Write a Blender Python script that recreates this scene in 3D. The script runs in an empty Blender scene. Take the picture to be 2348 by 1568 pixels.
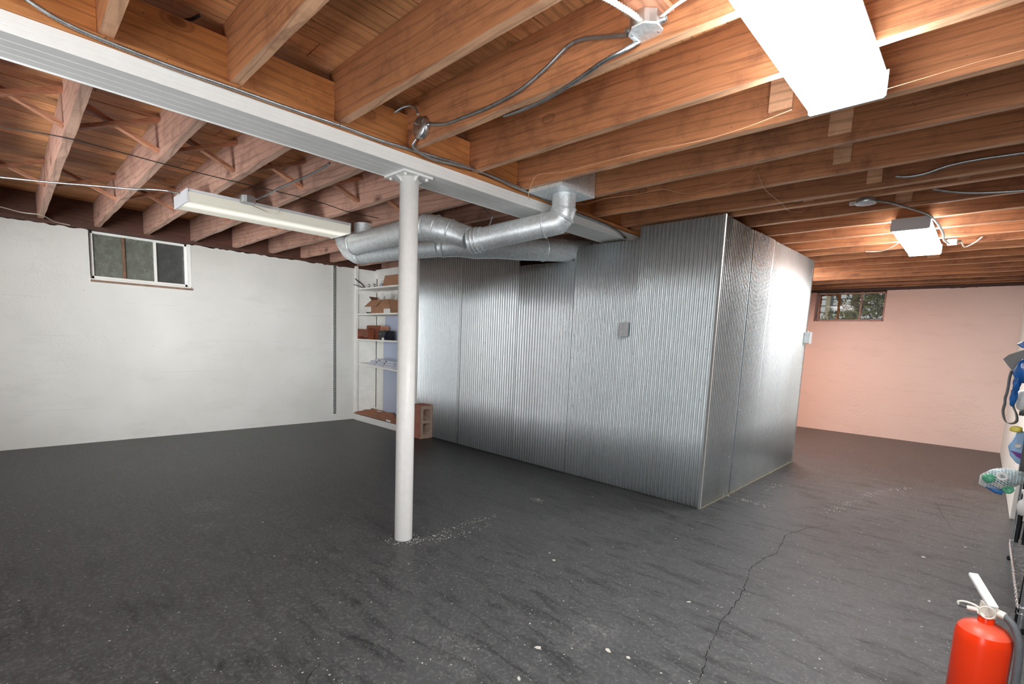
import bpy, math, random
import numpy as np
from mathutils import Vector, Matrix
random.seed(7)
R_ = random.Random(11)
SC = bpy.context.scene
COL = SC.collection

# ------------------------------------------------------------------ camera
W_, H_ = 2348, 1568
F_, CX_, CY_, HC = 1118.9, 1151.1, 914.4, 1.2
RW = np.array([[0.7096, 0.7035, 0.0398], [0.1101, -0.0549, -0.9924], [-0.6959, 0.7086, -0.1164]])
_u, _s, _v = np.linalg.svd(RW); RW = _u @ _v
def ray(u, v): return RW.T @ np.array([(u - CX_) / F_, (v - CY_) / F_, 1.0])
def on(ax, val, u, v):                     # point of plane axis=val seen at photo pixel (u, v)
    d = ray(u, v); c = np.array([0, 0, HC]); t = (val - c[ax]) / d[ax]
    return Vector(c + t * d)
cam = bpy.data.cameras.new('camera'); co = bpy.data.objects.new('camera', cam); COL.objects.link(co)
M = Matrix.Identity(4)
for i in range(3):
    M[i][0] = RW[0][i]; M[i][1] = -RW[1][i]; M[i][2] = -RW[2][i]
M[2][3] = HC
co.matrix_world = M
cam.sensor_width = 36; cam.lens = 36 * F_ / W_
cam.shift_x = (W_ / 2 - CX_) / W_; cam.shift_y = (CY_ - H_ / 2) / W_
cam.clip_start = 0.05; cam.clip_end = 200
SC.camera = co
# ------------------------------------------------------------------ colour management, sky, sun
SC.view_settings.view_transform = 'Standard'; SC.view_settings.look = 'None'
SC.view_settings.gamma = 1; SC.view_settings.use_curve_mapping = False
SC.view_settings.exposure = 1.25
LENS_MAIN = 16.0       # radiance of the bright fluorescent lenses
LENS_DIM = .58         # the old yellowed one
LENS_FILL = 6.0       # the added fill fixtures behind the viewpoint
w = bpy.data.worlds.new('sky'); SC.world = w; w.use_nodes = True
nt = w.node_tree; bg = nt.nodes['Background']
sky = nt.nodes.new('ShaderNodeTexSky'); sky.sky_type = 'NISHITA'; sky.sun_disc = False
sky.sun_elevation = math.radians(48); sky.sun_rotation = math.radians(200)
nt.links.new(sky.outputs[0], bg.inputs[0]); bg.inputs[1].default_value = 0.03
sun = bpy.data.lights.new('sun', 'SUN'); sun.energy = .8; sun.angle = math.radians(1); sun.color = (1, .93, .82)
so = bpy.data.objects.new('sun', sun); COL.objects.link(so); so.rotation_euler = (math.radians(42), 0, math.radians(-20)); so.location = (0, 0, 12)

# added fill lights behind the camera
def area(name, loc, tgt, sx, sy, watts, col=(1, 1, 1), spread=180):
    l = bpy.data.lights.new(name, 'AREA'); l.shape = 'RECTANGLE'; l.size = sx; l.size_y = sy; l.energy = watts; l.color = col; l.spread = math.radians(spread)
    o = bpy.data.objects.new(name, l); COL.objects.link(o); o.location = loc
    o.rotation_euler = (Vector(tgt) - Vector(loc)).to_track_quat('-Z', 'Y').to_euler()
area('fill_left', (-.2, -2.5, 1.15), (-6.45, 1.6, 1.2), 2.2, 1.7, 11.5, (.97, .99, 1), 37)
area('fill_low', (-3.2, -2.4, .4), (-4.5, .9, 2.6), 2.4, 1.2, 10, (.98, .99, 1), 60)
area('fill_tall', (-.2, -3.0, 1.05), (-1.6, 3.0, 1.05), 1.0, 2.08, 10.5, (.97, .99, 1), 120)
area('fill_up', (-.2, -2.0, .35), (-1.0, .9, 2.6), 2.2, 1.2, 6, (.97, .99, 1), 50)

# ------------------------------------------------------------------ materials
def lin(r, g, b):
    f = lambda c: (c / 255 / 12.92) if c <= 10 else ((c / 255 + .055) / 1.055) ** 2.4
    return (f(r), f(g), f(b), 1)
class NT:
    def __init__(s, name):
        s.m = bpy.data.materials.new(name); s.m.use_nodes = True; s.t = s.m.node_tree
        s.b = s.t.nodes['Principled BSDF']
    def n(s, typ, **kw):
        nd = s.t.nodes.new('ShaderNode' + typ)
        for k, v in kw.items():
            if k[0] == '_': setattr(nd, k[1:], v)
            else:
                key = k.replace('__', ' ')
                nd.inputs[int(key[1:]) if key[0] == 'i' and key[1:].isdigit() else key].default_value = v
        return nd
    def l(s, a, b): s.t.links.new(a, b)
    def coords(s, scale=(1, 1, 1), kind='Object', rnd=False):
        if kind == 'World':
            ge = s.n('NewGeometry'); mp = s.n('Mapping'); mp.inputs['Scale'].default_value = scale; s.l(ge.outputs['Position'], mp.inputs[0]); return mp.outputs[0]
        tc = s.n('TexCoord'); mp = s.n('Mapping'); mp.inputs['Scale'].default_value = scale
        if rnd:
            oi = s.n('ObjectInfo'); ml = s.n('Math', _operation='MULTIPLY', i1=37.0); s.l(oi.outputs['Random'], ml.inputs[0])
            cb = s.n('CombineXYZ')
            for i in range(3): s.l(ml.outputs[0], cb.inputs[i])
            ad = s.n('VectorMath', _operation='ADD'); s.l(tc.outputs[kind], ad.inputs[0]); s.l(cb.outputs[0], ad.inputs[1])
            s.l(ad.outputs[0], mp.inputs[0])
        else: s.l(tc.outputs[kind], mp.inputs[0])
        return mp.outputs[0]
    def noise(s, vec, scale, detail=4, rough=.55, dist=0):
        nd = s.n('TexNoise', Scale=scale, Detail=detail, Roughness=rough, Distortion=dist); s.l(vec, nd.inputs['Vector']); return nd.outputs['Fac']
    def ramp(s, fac, stops):
        r = s.n('ValToRGB'); e = r.color_ramp.elements
        while len(e) < len(stops): e.new(.5)
        for k, (p, c) in enumerate(stops):
            e[k].position = p; e[k].color = c if len(c) == 4 else (*c, 1)
        s.l(fac, r.inputs[0]); return r.outputs['Color']
    def mix(s, fac, a, b, mode='MIX'):
        m = s.n('Mix', _data_type='RGBA', _blend_type=mode)
        for sock, v in ((m.inputs[0], fac), (m.inputs[6], a), (m.inputs[7], b)):
            if isinstance(v, (int, float, tuple)): sock.default_value = v
            else: s.l(v, sock)
        return m.outputs[2]
    def bump(s, h, strength=.3, dist=.01):
        b = s.n('Bump', Strength=strength, Distance=dist); s.l(h, b.inputs['Height']); s.l(b.outputs[0], s.b.inputs['Normal'])
    def math(s, op, a, b=0.0, c=None):
        m = s.n('Math', _operation=op)
        for i, v in enumerate((a, b) + ((c,) if c is not None else ())):
            if isinstance(v, (int, float)): m.inputs[i].default_value = v
            else: s.l(v, m.inputs[i])
        return m.outputs[0]
    def put(s, k, v):
        if isinstance(v, (int, float, tuple)): s.b.inputs[k].default_value = v
        else: s.l(v, s.b.inputs[k])
        return s
G = lambda v: (v, v, v, 1)
def plain(name, col, rough=.5, metal=0.0, var=.12, scale=18, bump=0.0):
    t = NT(name); v = t.coords(); n = t.noise(v, scale)
    c2 = tuple(max(0, x * (1 - var)) for x in col[:3]) + (1,); c1 = tuple(min(1, x * (1 + var)) for x in col[:3]) + (1,)
    t.put('Base Color', t.ramp(n, [(.3, c2), (.7, c1)])).put('Roughness', rough).put('Metallic', metal)
    if bump: t.bump(n, bump, .004)
    return t.m
def wood(name, axis, dark, mid, light, rough=.62, ring=1.0, knot=True, varv=.35):
    t = NT(name)
    sc = [30.0] * 3; sc[axis] = .8
    fine = t.noise(t.coords(tuple(sc), rnd=True), 4.2, 8, .78)
    sc2 = [9.0] * 3; sc2[axis] = .5
    v2 = t.coords(tuple(sc2), rnd=True)
    wv = t.n('TexWave', _wave_type='BANDS', _bands_direction='DIAGONAL', Scale=1.7 * ring, Distortion=4.5, Detail=5.0); wv.inputs['Detail Scale'].default_value = 1.6
    t.l(v2, wv.inputs['Vector'])
    col = t.ramp(fine, [(.36, dark), (.5, mid), (.64, light)])
    blot = t.noise(t.coords((1.4, 1.4, 1.4), rnd=True), 2.0, 5, .65)
    col = t.mix(t.ramp(blot, [(.3, G(0)), (.75, G(.75))]), mid, col)
    dk2 = tuple(x * .62 for x in dark[:3]) + (1,)
    col = t.mix(t.ramp(wv.outputs['Fac'], [(.0, G(.36)), (.07, G(.22)), (.17, G(0))]), col, dk2)
    col = t.mix(t.ramp(t.noise(t.coords((1, 1, 1), rnd=True), 5.0, 6, .7), [(.50, G(0)), (.70, G(.62))]), col, dark)
    if knot:
        sk = [3.6] * 3; sk[axis] = 1.9
        vo = t.n('TexVoronoi', Scale=1.05); t.l(t.coords(tuple(sk), rnd=True), vo.inputs['Vector'])
        kn = t.ramp(vo.outputs['Distance'], [(.0, G(.9)), (.06, G(.8)), (.085, G(.2)), (.11, G(.5)), (.125, G(0))])
        col = t.mix(kn, col, dk2)
        vs = t.n('TexVoronoi', Scale=26.0); t.l(t.coords(rnd=True), vs.inputs['Vector'])
        sp = t.ramp(vs.outputs['Distance'], [(.0, G(.8)), (.05, G(.8)), (.09, G(0))])
        col = t.mix(t.mix(1.0, sp, t.ramp(t.noise(t.coords(rnd=True), 3, 2), [(.5, G(0)), (.6, G(1))]), 'MULTIPLY'), col, tuple(x * .25 for x in dark[:3]) + (1,))
    oi = t.n('ObjectInfo'); hv = t.n('HueSaturation'); t.l(col, hv.inputs['Color'])
    t.l(t.math('MULTIPLY_ADD', oi.outputs['Random'], varv, 1 - varv / 2), hv.inputs['Value'])
    t.put('Base Color', hv.outputs[0]).put('Roughness', rough)
    t.bump(fine, .45, .002)
    return t.m
def galv(name, base=.72, rough=.28, dirt=.15, sp=60, metal=1.0):
    t = NT(name); v = t.coords()
    vo = t.n('TexVoronoi', Scale=max(sp, 30)); t.l(v, vo.inputs['Vector'])
    bw = t.n('RGBToBW'); t.l(vo.outputs['Color'], bw.inputs[0])
    c = t.ramp(bw.outputs[0], [(.2, (base * (.84 if sp else .98), base * (.88 if sp else 1.05), base * (.9 if sp else 1.07))), (.8, (base * 1.03, base * 1.1, base * 1.12))])
    st = t.noise(t.coords((3, 3, .5)), 2.5, 5, .7)
    c = t.mix(t.ramp(st, [(.5, G(0)), (.85, G(dirt * 3))]), c, (base * .55, base * .56, base * .52, 1))
    t.put('Base Color', c).put('Metallic', metal)
    t.put('Roughness', t.math('MULTIPLY_ADD', bw.outputs[0], .10 if sp else 0.0, rough))
    if sp: t.bump(st, .06, .004)
    else:       # rolled finish: reflections drawn out along the sheet
        tv = t.n('CombineXYZ'); tv.inputs[2].default_value = 1.0
        t.put('Anisotropic', .88); t.l(tv.outputs[0], t.b.inputs['Tangent'])
    return t.m
def emit(name, col, strength):
    t = NT(name); t.put('Base Color', G(.8)).put('Emission Color', col).put('Emission Strength', strength).put('Roughness', .3)
    return t.m
FD, FM, FL = lin(92, 46, 26), lin(166, 96, 56), lin(206, 136, 84)
MT = {}
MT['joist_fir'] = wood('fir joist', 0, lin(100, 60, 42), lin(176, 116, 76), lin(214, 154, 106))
MT['edge_fir'] = wood('fir joist underside', 0, lin(150, 104, 76), lin(224, 173, 135), lin(240, 198, 157), knot=False, varv=.2)  # paler than the joist sides: light from below put into the colour
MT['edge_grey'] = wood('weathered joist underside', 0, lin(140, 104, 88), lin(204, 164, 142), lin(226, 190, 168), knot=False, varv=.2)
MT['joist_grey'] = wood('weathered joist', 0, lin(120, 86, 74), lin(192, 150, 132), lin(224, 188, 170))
MT['plank'] = wood('subfloor pine', 1, lin(150, 98, 62), lin(222, 164, 112), lin(240, 192, 140), ring=1.0, varv=.6)
MT['block_wood'] = wood('fir blocking', 1, lin(146, 84, 44), lin(210, 140, 80), lin(234, 168, 106))
MT['brace_wood'] = wood('fir brace', 1, lin(120, 74, 54), lin(194, 136, 104), lin(222, 168, 134), knot=False)
MT['sill_wood'] = wood('dark sill', 1, lin(50, 32, 26), lin(92, 58, 46), lin(118, 78, 62))
MT['red_wood'] = wood('brown stained wood', 0, lin(84, 42, 26), lin(134, 74, 50), lin(160, 96, 66), knot=False)
MT['galv'] = galv('galvanised corrugated steel', .80, .35, .05, 0, .92)
MT['duct'] = galv('galvanised duct steel', .84, .38, .2, 95, .55)
MT['bx'] = galv('armoured cable steel', .55, .38, .3)
MT['zinc'] = galv('zinc box steel', .62, .35, .2, 50)
MT['white_paint'] = plain('gloss white paint', lin(240, 240, 237), .38, 0, .03, 9)
MT['post_paint'] = plain('thick white paint', lin(242, 242, 239), .38, 0, .03, 25, .35)
MT['shelf_paint'] = plain('old cream white paint', lin(244, 243, 238), .5, 0, .05, 6)
MT['blue_board'] = plain('pale blue board', lin(186, 196, 218), .4, 0, .04, 4)
MT['black'] = plain('black plastic', lin(26, 26, 30), .4)
MT['black_metal'] = plain('black enamel', lin(22, 22, 24), .3)
MT['navy'] = plain('dark navy plastic', lin(28, 30, 52), .45)
MT['card'] = plain('corrugated cardboard', lin(166, 124, 96), .85, 0, .08, 12)
MT['kraft'] = plain('brown kraft paper', lin(166, 112, 82), .8, 0, .15, 10, .3)
MT['paper'] = plain('white paper', lin(226, 226, 222), .7, 0, .03, 10)
MT['gap'] = plain('dark gap', lin(28, 26, 24), .95)
MT['endcap'] = plain('fixture end cap enamel', lin(206, 208, 212), .4, 0, .02)
MT['red'] = plain('red enamel', lin(252, 62, 16), .25, 0, .04, 5)
MT['red_dusty'] = plain('dusty red enamel', lin(226, 86, 60), .4, 0, .15, 9)
MT['cream_metal'] = plain('cream enamel', lin(232, 226, 214), .35, 0, .04, 20)
MT['hose'] = plain('grey rubber hose', lin(96, 100, 104), .5, 0, .1, 40)
MT['copper'] = plain('thin tan wire', lin(190, 140, 104), .5)
MT['romex'] = plain('white plastic cable', lin(226, 220, 206), .45)
MT['dark_wire'] = plain('black wire', lin(38, 34, 32), .6)
MT['grey_fabric'] = plain('grey webbing', lin(140, 140, 138), .85, 0, .1, 60, .3)
MT['dark_grey'] = plain('dark grey plastic', lin(78, 78, 78), .6)
MT['white_plastic'] = plain('white plastic', lin(236, 236, 234), .35)
MT['yellow'] = plain('yellow film', lin(232, 216, 96), .4)
MT['green'] = plain('mint green plastic', lin(96, 178, 142), .3)
MT['blue'] = plain('blue plastic', lin(58, 120, 186), .3)
MT['purple'] = plain('purple print', lin(116, 34, 148), .35)
MT['rust'] = plain('rusty steel', lin(124, 94, 74), .8, 0, .3, 30)
MT['caulk'] = plain('dirty caulk', lin(128, 124, 108), .8, 0, .3, 40)
MT['worn_sill'] = plain('worn sill edge', lin(142, 116, 98), .8, 0, .3, 14)
MT['chrome'] = galv('chrome wire', .8, .12, 0)
MT['glow'] = emit('bright fluorescent lens', (.97, .985, 1, 1), LENS_MAIN)
MT['fill_back'] = emit('fill lens behind', (.97, .985, 1, 1), LENS_FILL)  # lens of the added fixtures behind the viewpoint
MT['fill_far'] = emit('fill lens at the far end', (1, .96, .93, 1), 29)  # lens of the added fixture hidden behind the metal room
MT['glow2'] = emit('bright fluorescent lens of the far fixture', (.99, .985, 1, 1), 24)

def mk_dim():
    t = NT('yellowed prismatic lens'); t.put('Base Color', lin(150, 148, 136)).put('Roughness', .3)
    ly = t.coords((1, 1, 1)); sx = t.n('SeparateXYZ'); t.l(ly, sx.inputs[0])
    # tubes inside the lens: two long bright rows
    a = t.math('SUBTRACT', 1.0, t.math('MULTIPLY', t.math('ABSOLUTE', t.math('SUBTRACT', sx.outputs[0], .07)), 9.0))
    a = t.math('MAXIMUM', a, 0.0)
    st = t.math('MULTIPLY_ADD', a, LENS_DIM * .45, LENS_DIM * .26)
    t.put('Emission Color', (1, .95, .82, 1)).put('Emission Strength', st)
    return t.m
MT['glow_dim'] = mk_dim()

def mk_wall(name, c_lo, c_hi, stain, tint=None):
    t = NT(name); v = t.coords(kind='World')
    big = t.noise(v, .9, 4, .55); c = t.ramp(big, [(.3, c_lo), (.7, c_hi)])
    if tint:
        lx, rx, cc = tint; sx = t.n('SeparateXYZ'); t.l(v, sx.inputs[0])
        mr = t.n('MapRange'); t.l(sx.outputs[0], mr.inputs[0]); mr.inputs[1].default_value = lx; mr.inputs[2].default_value = rx; mr.inputs[3].default_value = 1; mr.inputs[4].default_value = 0
        c = t.mix(mr.outputs[0], c, cc)
    st = t.noise(t.coords((.6, .6, 2.0), 'World'), 3.2, 6, .7)
    c = t.mix(t.ramp(st, [(.55, G(0)), (.8, G(.35))]), c, stain)
    vo = t.n('TexVoronoi', Scale=5.5); t.l(v, vo.inputs['Vector'])
    c = t.mix(t.ramp(vo.outputs['Distance'], [(0, G(.6)), (.02, G(.5)), (.032, G(0))]), c, G(.12))
    patch = t.ramp(t.noise(v, 1.3, 2), [(.52, G(0)), (.62, G(1))])
    crk = t.noise(v, 22, 3, .6, 1.5)
    h = t.mix(patch, G(.5), crk)
    # faint form-board lines every 0.36 m
    sz = t.n('SeparateXYZ'); t.l(v, sz.inputs[0])
    fr = t.math('FRACT', t.math('ADD', t.math('MULTIPLY', sz.outputs[2], 2.75), t.math('MULTIPLY', t.noise(v, 1.0, 2), .06)))
    ln = t.math('LESS_THAN', fr, .012); lm = t.math('MULTIPLY', ln, t.ramp(t.noise(v, 1.7, 2), [(.5, G(0)), (.56, G(1))]))
    c = t.mix(t.math('MULTIPLY', lm, .16), c, G(.2))
    hh = t.mix(.35, h, t.noise(v, 9, 5, .6))
    t.put('Base Color', c).put('Roughness', .5); t.bump(hh, .6, .014)
    return t.m
MT['wall_white'] = mk_wall('painted concrete white', lin(214, 213, 207), lin(232, 231, 226), lin(190, 188, 180))
MT['wall_pink'] = mk_wall('concrete with pink tone', lin(240, 212, 201), lin(248, 224, 214), lin(206, 168, 152), (-2.3, .2, lin(240, 184, 162)))  # pink tone, deeper toward the window end
MT['wall_white2'] = mk_wall('painted board white', lin(226, 222, 214), lin(238, 234, 228), lin(206, 200, 190))

MT['bare_wall'] = plain('bare concrete wall', lin(96, 96, 94), .8, 0, .2, 3, .4)
def mk_floor():
    t = NT('dark grey floor paint'); v = t.coords(kind='World')
    big = t.noise(v, .7, 5, .6); c = t.ramp(big, [(.3, lin(22, 23, 24)), (.7, lin(40, 40, 41))])
    # floor colour turns browner beyond the metal room
    s = t.n('SeparateXYZ'); t.l(v, s.inputs[0])
    mr = t.n('MapRange', _interpolation_type='SMOOTHSTEP'); t.l(t.math('ADD', s.outputs[1], t.math('MULTIPLY', big, 1.5)), mr.inputs[0]); mr.inputs[1].default_value = 4.6; mr.inputs[2].default_value = 7.8
    c = t.mix(mr.outputs[0], c, lin(52, 37, 34))
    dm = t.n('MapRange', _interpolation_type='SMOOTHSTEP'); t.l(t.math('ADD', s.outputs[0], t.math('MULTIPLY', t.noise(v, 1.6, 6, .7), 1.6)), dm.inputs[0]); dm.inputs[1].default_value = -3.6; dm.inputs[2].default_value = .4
    nb_ = t.math('SUBTRACT', 1.0, mr.outputs[0]); c = t.mix(t.math('MULTIPLY', t.math('MULTIPLY', dm.outputs[0], nb_), .62), c, lin(102, 104, 105))     # paler toward the right: the brighter light there painted in
    # scuffs: thin pale scratches, stretched noise
    sc = t.noise(t.coords((2.2, 2.2, 1), 'World'), 9, 8, .78, 2.2)
    c = t.mix(t.ramp(sc, [(.50, G(0)), (.66, G(.5))]), c, lin(128, 129, 128))
    dk = t.noise(t.coords((1, 4, 1), 'World'), 3.5, 6, .7, .6)
    c = t.mix(t.ramp(dk, [(.50, G(0)), (.68, G(.7))]), c, lin(24, 25, 27))
    fs = t.noise(v, 60, 4, .7); c = t.mix(t.ramp(fs, [(.54, G(0)), (.70, G(.5))]), c, lin(140, 141, 139))
    # worn patches of their own shape
    for (px_, py_, r, k) in WORN:
        p = on(2, 0, px_, py_)
        vs = t.n('VectorMath', _operation='SUBTRACT'); t.l(v, vs.inputs[0]); vs.inputs[1].default_value = (p.x, p.y, 0)
        le = t.n('VectorMath', _operation='LENGTH'); t.l(vs.outputs[0], le.inputs[0])
        m1 = t.n('MapRange', _interpolation_type='SMOOTHSTEP'); t.l(le.outputs['Value'], m1.inputs[0]); m1.inputs[1].default_value = r * .8; m1.inputs[2].default_value = 0; m1.inputs[3].default_value = 0; m1.inputs[4].default_value = 1
        f = t.math('MULTIPLY', m1.outputs[0], t.ramp(t.noise(v, 34, 8, .85, 1.8), [(.50, G(0)), (.66, G(1))]))
        c = t.mix(t.math('MULTIPLY', f, k * .7), c, lin(184, 184, 180))
    t.put('Base Color', c)
    t.put('Roughness', t.math('MULTIPLY_ADD', sc, .3, .22)); t.put('Specular IOR Level', .33)
    t.bump(t.mix(.4, sc, fs), .4, .008)
    return t.m
WORN = [(480, 1160, .30, .8), (475, 1205, .2, .8), (1375, 1440, .22, .9), (1330, 1475, .12, .9), (1030, 1470, .2, .7), (1110, 1190, .35, .35), (1045, 1225, .2, .4),
        (2020, 1135, .3, .5), (1725, 1085, .4, .45), (2230, 1130, .3, .5), (985, 1240, .12, .9), (1230, 1147, .07, 1.0), (1060, 1530, .16, .6), (1440, 1380, .12, .6)]
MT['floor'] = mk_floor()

def mk_glass(name, rough, mixw, dirt_c, dirt_amt):
    t = NT(name); out = t.t.nodes['Material Output']
    t.put('Base Color', dirt_c).put('Roughness', .45)
    gl = t.n('BsdfTransparent'); gs = t.n('BsdfGlossy', Roughness=rough); mx = t.n('MixShader'); mx.inputs[0].default_value = .004
    t.l(gl.outputs[0], mx.inputs[1]); t.l(gs.outputs[0], mx.inputs[2])
    n = t.ramp(t.noise(t.coords(rnd=True), 14, 6, .75), [(.35, G(dirt_amt * .6)), (.65, G(min(1, dirt_amt * 1.3)))])
    m2 = t.n('MixShader'); t.l(n, m2.inputs[0]); t.l(mx.outputs[0], m2.inputs[1]); t.l(t.b.outputs[0], m2.inputs[2]); t.l(m2.outputs[0], out.inputs[0])
    return t.m
MT['glass_dirty'] = mk_glass('dirty window glass', .1, 0, lin(126, 130, 118), .62)
MT['glass_dirty2'] = mk_glass('streaked dark window glass', .1, 0, lin(86, 88, 86), .6)
MT['glass'] = mk_glass('old window glass', .03, 0, lin(190, 190, 180), .1)

# ------------------------------------------------------------------ geometry helpers
class MB:
    def __init__(s): s.v = []; s.f = []; s.sm = []
    def add(s, vs, fs, smooth=False):
        o = len(s.v); s.v += [Vector(x) for x in vs]; s.f += [[o + i for i in f] for f in fs]; s.sm += [smooth] * len(fs); return s
    def box(s, a, b, mtx=None):
        x0, y0, z0 = (min(a[i], b[i]) for i in range(3)); x1, y1, z1 = (max(a[i], b[i]) for i in range(3))
        vs = [Vector(p) for p in ((x0, y0, z0), (x1, y0, z0), (x1, y1, z0), (x0, y1, z0), (x0, y0, z1), (x1, y0, z1), (x1, y1, z1), (x0, y1, z1))]
        if mtx: vs = [mtx @ p for p in vs]
        return s.add(vs, [(0, 3, 2, 1), (4, 5, 6, 7), (0, 1, 5, 4), (1, 2, 6, 5), (2, 3, 7, 6), (3, 0, 4, 7)])
    def bar(s, p, q, w_, h_, up=(0, 0, 1)):
        p, q = Vector(p), Vector(q); d = (q - p).normalized(); a = d.cross(Vector(up)).normalized(); b = a.cross(d)
        vs = []
        for c in (p, q):
            for sx, sy in ((-1, -1), (1, -1), (1, 1), (-1, 1)): vs.append(c + a * sx * w_ / 2 + b * sy * h_ / 2)
        return s.add(vs, [(0, 3, 2, 1), (4, 5, 6, 7), (0, 1, 5, 4), (1, 2, 6, 5), (2, 3, 7, 6), (3, 0, 4, 7)])
    def tube(s, pts, r, n=10, cap=True, smooth=True, rf=None):
        pts = [Vector(p) for p in pts]; m = len(pts); rings = []
        d0 = (pts[1] - pts[0]).normalized(); a = d0.orthogonal().normalized()
        for i, p in enumerate(pts):
            d = (pts[min(i + 1, m - 1)] - pts[max(i - 1, 0)]).normalized()
            a = (a - d * a.dot(d)).normalized(); b = d.cross(a)
            rr = rf(i) if rf else (r[i] if isinstance(r, (list, tuple)) else r)
            rings.append([p + (a * math.cos(2 * math.pi * k / n) + b * math.sin(2 * math.pi * k / n)) * rr for k in range(n)])
        vs = [v for rg in rings for v in rg]; fs = []
        for i in range(m - 1):
            for k in range(n):
                k2 = (k + 1) % n; fs.append((i * n + k, i * n + k2, (i + 1) * n + k2, (i + 1) * n + k))
        s.add(vs, fs, smooth)
        if cap: s.add(rings[0], [tuple(range(n))[::-1]]); s.add(rings[-1], [tuple(range(n))])
        return s
    def lathe(s, c, prof, n=32, axis=(0, 0, 1), smooth=True):
        c = Vector(c); ax = Vector(axis).normalized(); a = ax.orthogonal().normalized(); b = ax.cross(a)
        vs = [c + ax * z + (a * math.cos(2 * math.pi * k / n) + b * math.sin(2 * math.pi * k / n)) * max(r, 1e-4) for r, z in prof for k in range(n)]
        fs = []
        for i in range(len(prof) - 1):
            for k in range(n):
                k2 = (k + 1) % n; fs.append((i * n + k, i * n + k2, (i + 1) * n + k2, (i + 1) * n + k))
        s.add(vs, fs, smooth)
        return s
    def prism(s, poly, ext):
        n = len(poly); a = [Vector(p) for p in poly]; b = [p + Vector(ext) for p in a]
        return s.add(a + b, [tuple(range(n))[::-1], tuple(range(n, 2 * n))] + [(i, (i + 1) % n, (i + 1) % n + n, i + n) for i in range(n)])
    def mesh(s, name, org):
        me = bpy.data.meshes.new(name); me.from_pydata([tuple(v - org) for v in s.v], [], s.f); me.validate()
        me.polygons.foreach_set('use_smooth', s.sm[:len(me.polygons)] if len(me.polygons) == len(s.sm) else [False] * len(me.polygons))
        me.update(); return me
WO = {}
def wo(o): return WO.get(o.name, Vector((0, 0, 0)))
def tag(o, label=None, cat=None, group=None, kind=None):
    if label: o['label'] = label
    if cat: o['category'] = cat
    if group: o['group'] = group
    if kind: o['kind'] = kind
    return o
def thing(name, loc, label, cat, group=None, kind=None):
    o = bpy.data.objects.new(name, None); COL.objects.link(o); o.location = loc; o.empty_display_size = .1; WO[o.name] = Vector(loc)
    return tag(o, label, cat, group, kind)
def obj(name, mb, mat, parent=None, label=None, cat=None, group=None, kind=None, bevel=0):
    xs = [v for v in mb.v]; lo = Vector([min(v[i] for v in xs) for i in range(3)]); hi = Vector([max(v[i] for v in xs) for i in range(3)])
    org = (lo + hi) / 2
    if parent is None: org.z = lo.z
    me = mb.mesh(name, org); me.materials.append(MT[mat] if isinstance(mat, str) else mat)
    o = bpy.data.objects.new(name, me); COL.objects.link(o)
    o.location = org - (wo(parent) if parent else Vector((0, 0, 0)))
    if parent: o.parent = parent
    WO[o.name] = org
    if bevel:
        b = o.modifiers.new('bevel', 'BEVEL'); b.width = bevel; b.segments = 2; b.limit_method = 'ANGLE'
    return tag(o, label, cat, group, kind)
def inst(name, me, loc, parent, rot=None):
    o = bpy.data.objects.new(name, me); COL.objects.link(o); o.parent = parent; o.location = Vector(loc) - wo(parent)
    if rot: o.rotation_euler = rot
    WO[o.name] = Vector(loc); return o
def smooth_path(pts, step=.02):
    P = [Vector(p) for p in pts]; P = [P[0] * 2 - P[1]] + P + [P[-1] * 2 - P[-2]]; out = []
    for i in range(1, len(P) - 2):
        p0, p1, p2, p3 = P[i - 1:i + 3]; n = max(2, int((p2 - p1).length / step))
        for k in range(n):
            t = k / n
            out.append(.5 * ((2 * p1) + (p2 - p0) * t + (2 * p0 - 5 * p1 + 4 * p2 - p3) * t * t + (3 * p1 - p0 - 3 * p2 + p3) * t ** 3))
    out.append(P[-2]); return out
def bx(pts, r=.008, step=.0048, n=8):       # armoured cable: spiral ridges as alternating ring radii
    sp = smooth_path(pts, step); return MB().tube(sp, r, n, rf=lambda i: r * (1.0 if i % 2 else .74))
def wire(pts, r=.003, n=6, step=.03): return MB().tube(smooth_path(pts, step), r, n)
def JB(y): return 2.175 + .0065 * max(0, y - 3)        # underside of joists
JH = .235

# ------------------------------------------------------------------ room shell
XL, YB, XR, YF = -6.45, 9.17, 1.75, -3.2
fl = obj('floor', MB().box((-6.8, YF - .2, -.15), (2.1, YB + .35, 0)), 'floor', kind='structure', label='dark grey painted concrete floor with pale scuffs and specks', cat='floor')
def ragged(axis, c0, c1, fixed, thick, z0, z1, jit=.0):   # upright slab with a ragged top edge, as a prism
    n = max(1, int(abs(c1 - c0) / .035)) if jit else 1
    top = []
    for i in range(n + 1):
        c = c0 + (c1 - c0) * i / n; z = z1 + (R_.uniform(-jit, jit * .3) if 0 < i < n else -jit * .3)
        top.append((c, z))
    poly = [(c0, z0)] + top + [(c1, z0)]
    if axis == 'y': return [(fixed, c, z) for c, z in poly], (thick, 0, 0)
    return [(c, fixed, z) for c, z in poly], (0, thick, 0)
# left wall with window opening
WY0, WY1, WZ0 = .63, 1.49, 1.665
m = MB()
for a in (ragged('y', YF - .2, WY0, XL, -.3, 0, 2.138, .012), ragged('y', WY1, YB + .3, XL, -.3, 0, 2.138, .012)): m.prism(*a)
m.box((XL, WY0, 0), (XL - .3, WY1, WZ0))
obj('wall_left', m, 'wall_white', kind='structure', label='rough white painted concrete wall on the left with form lines', cat='wall')
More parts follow.
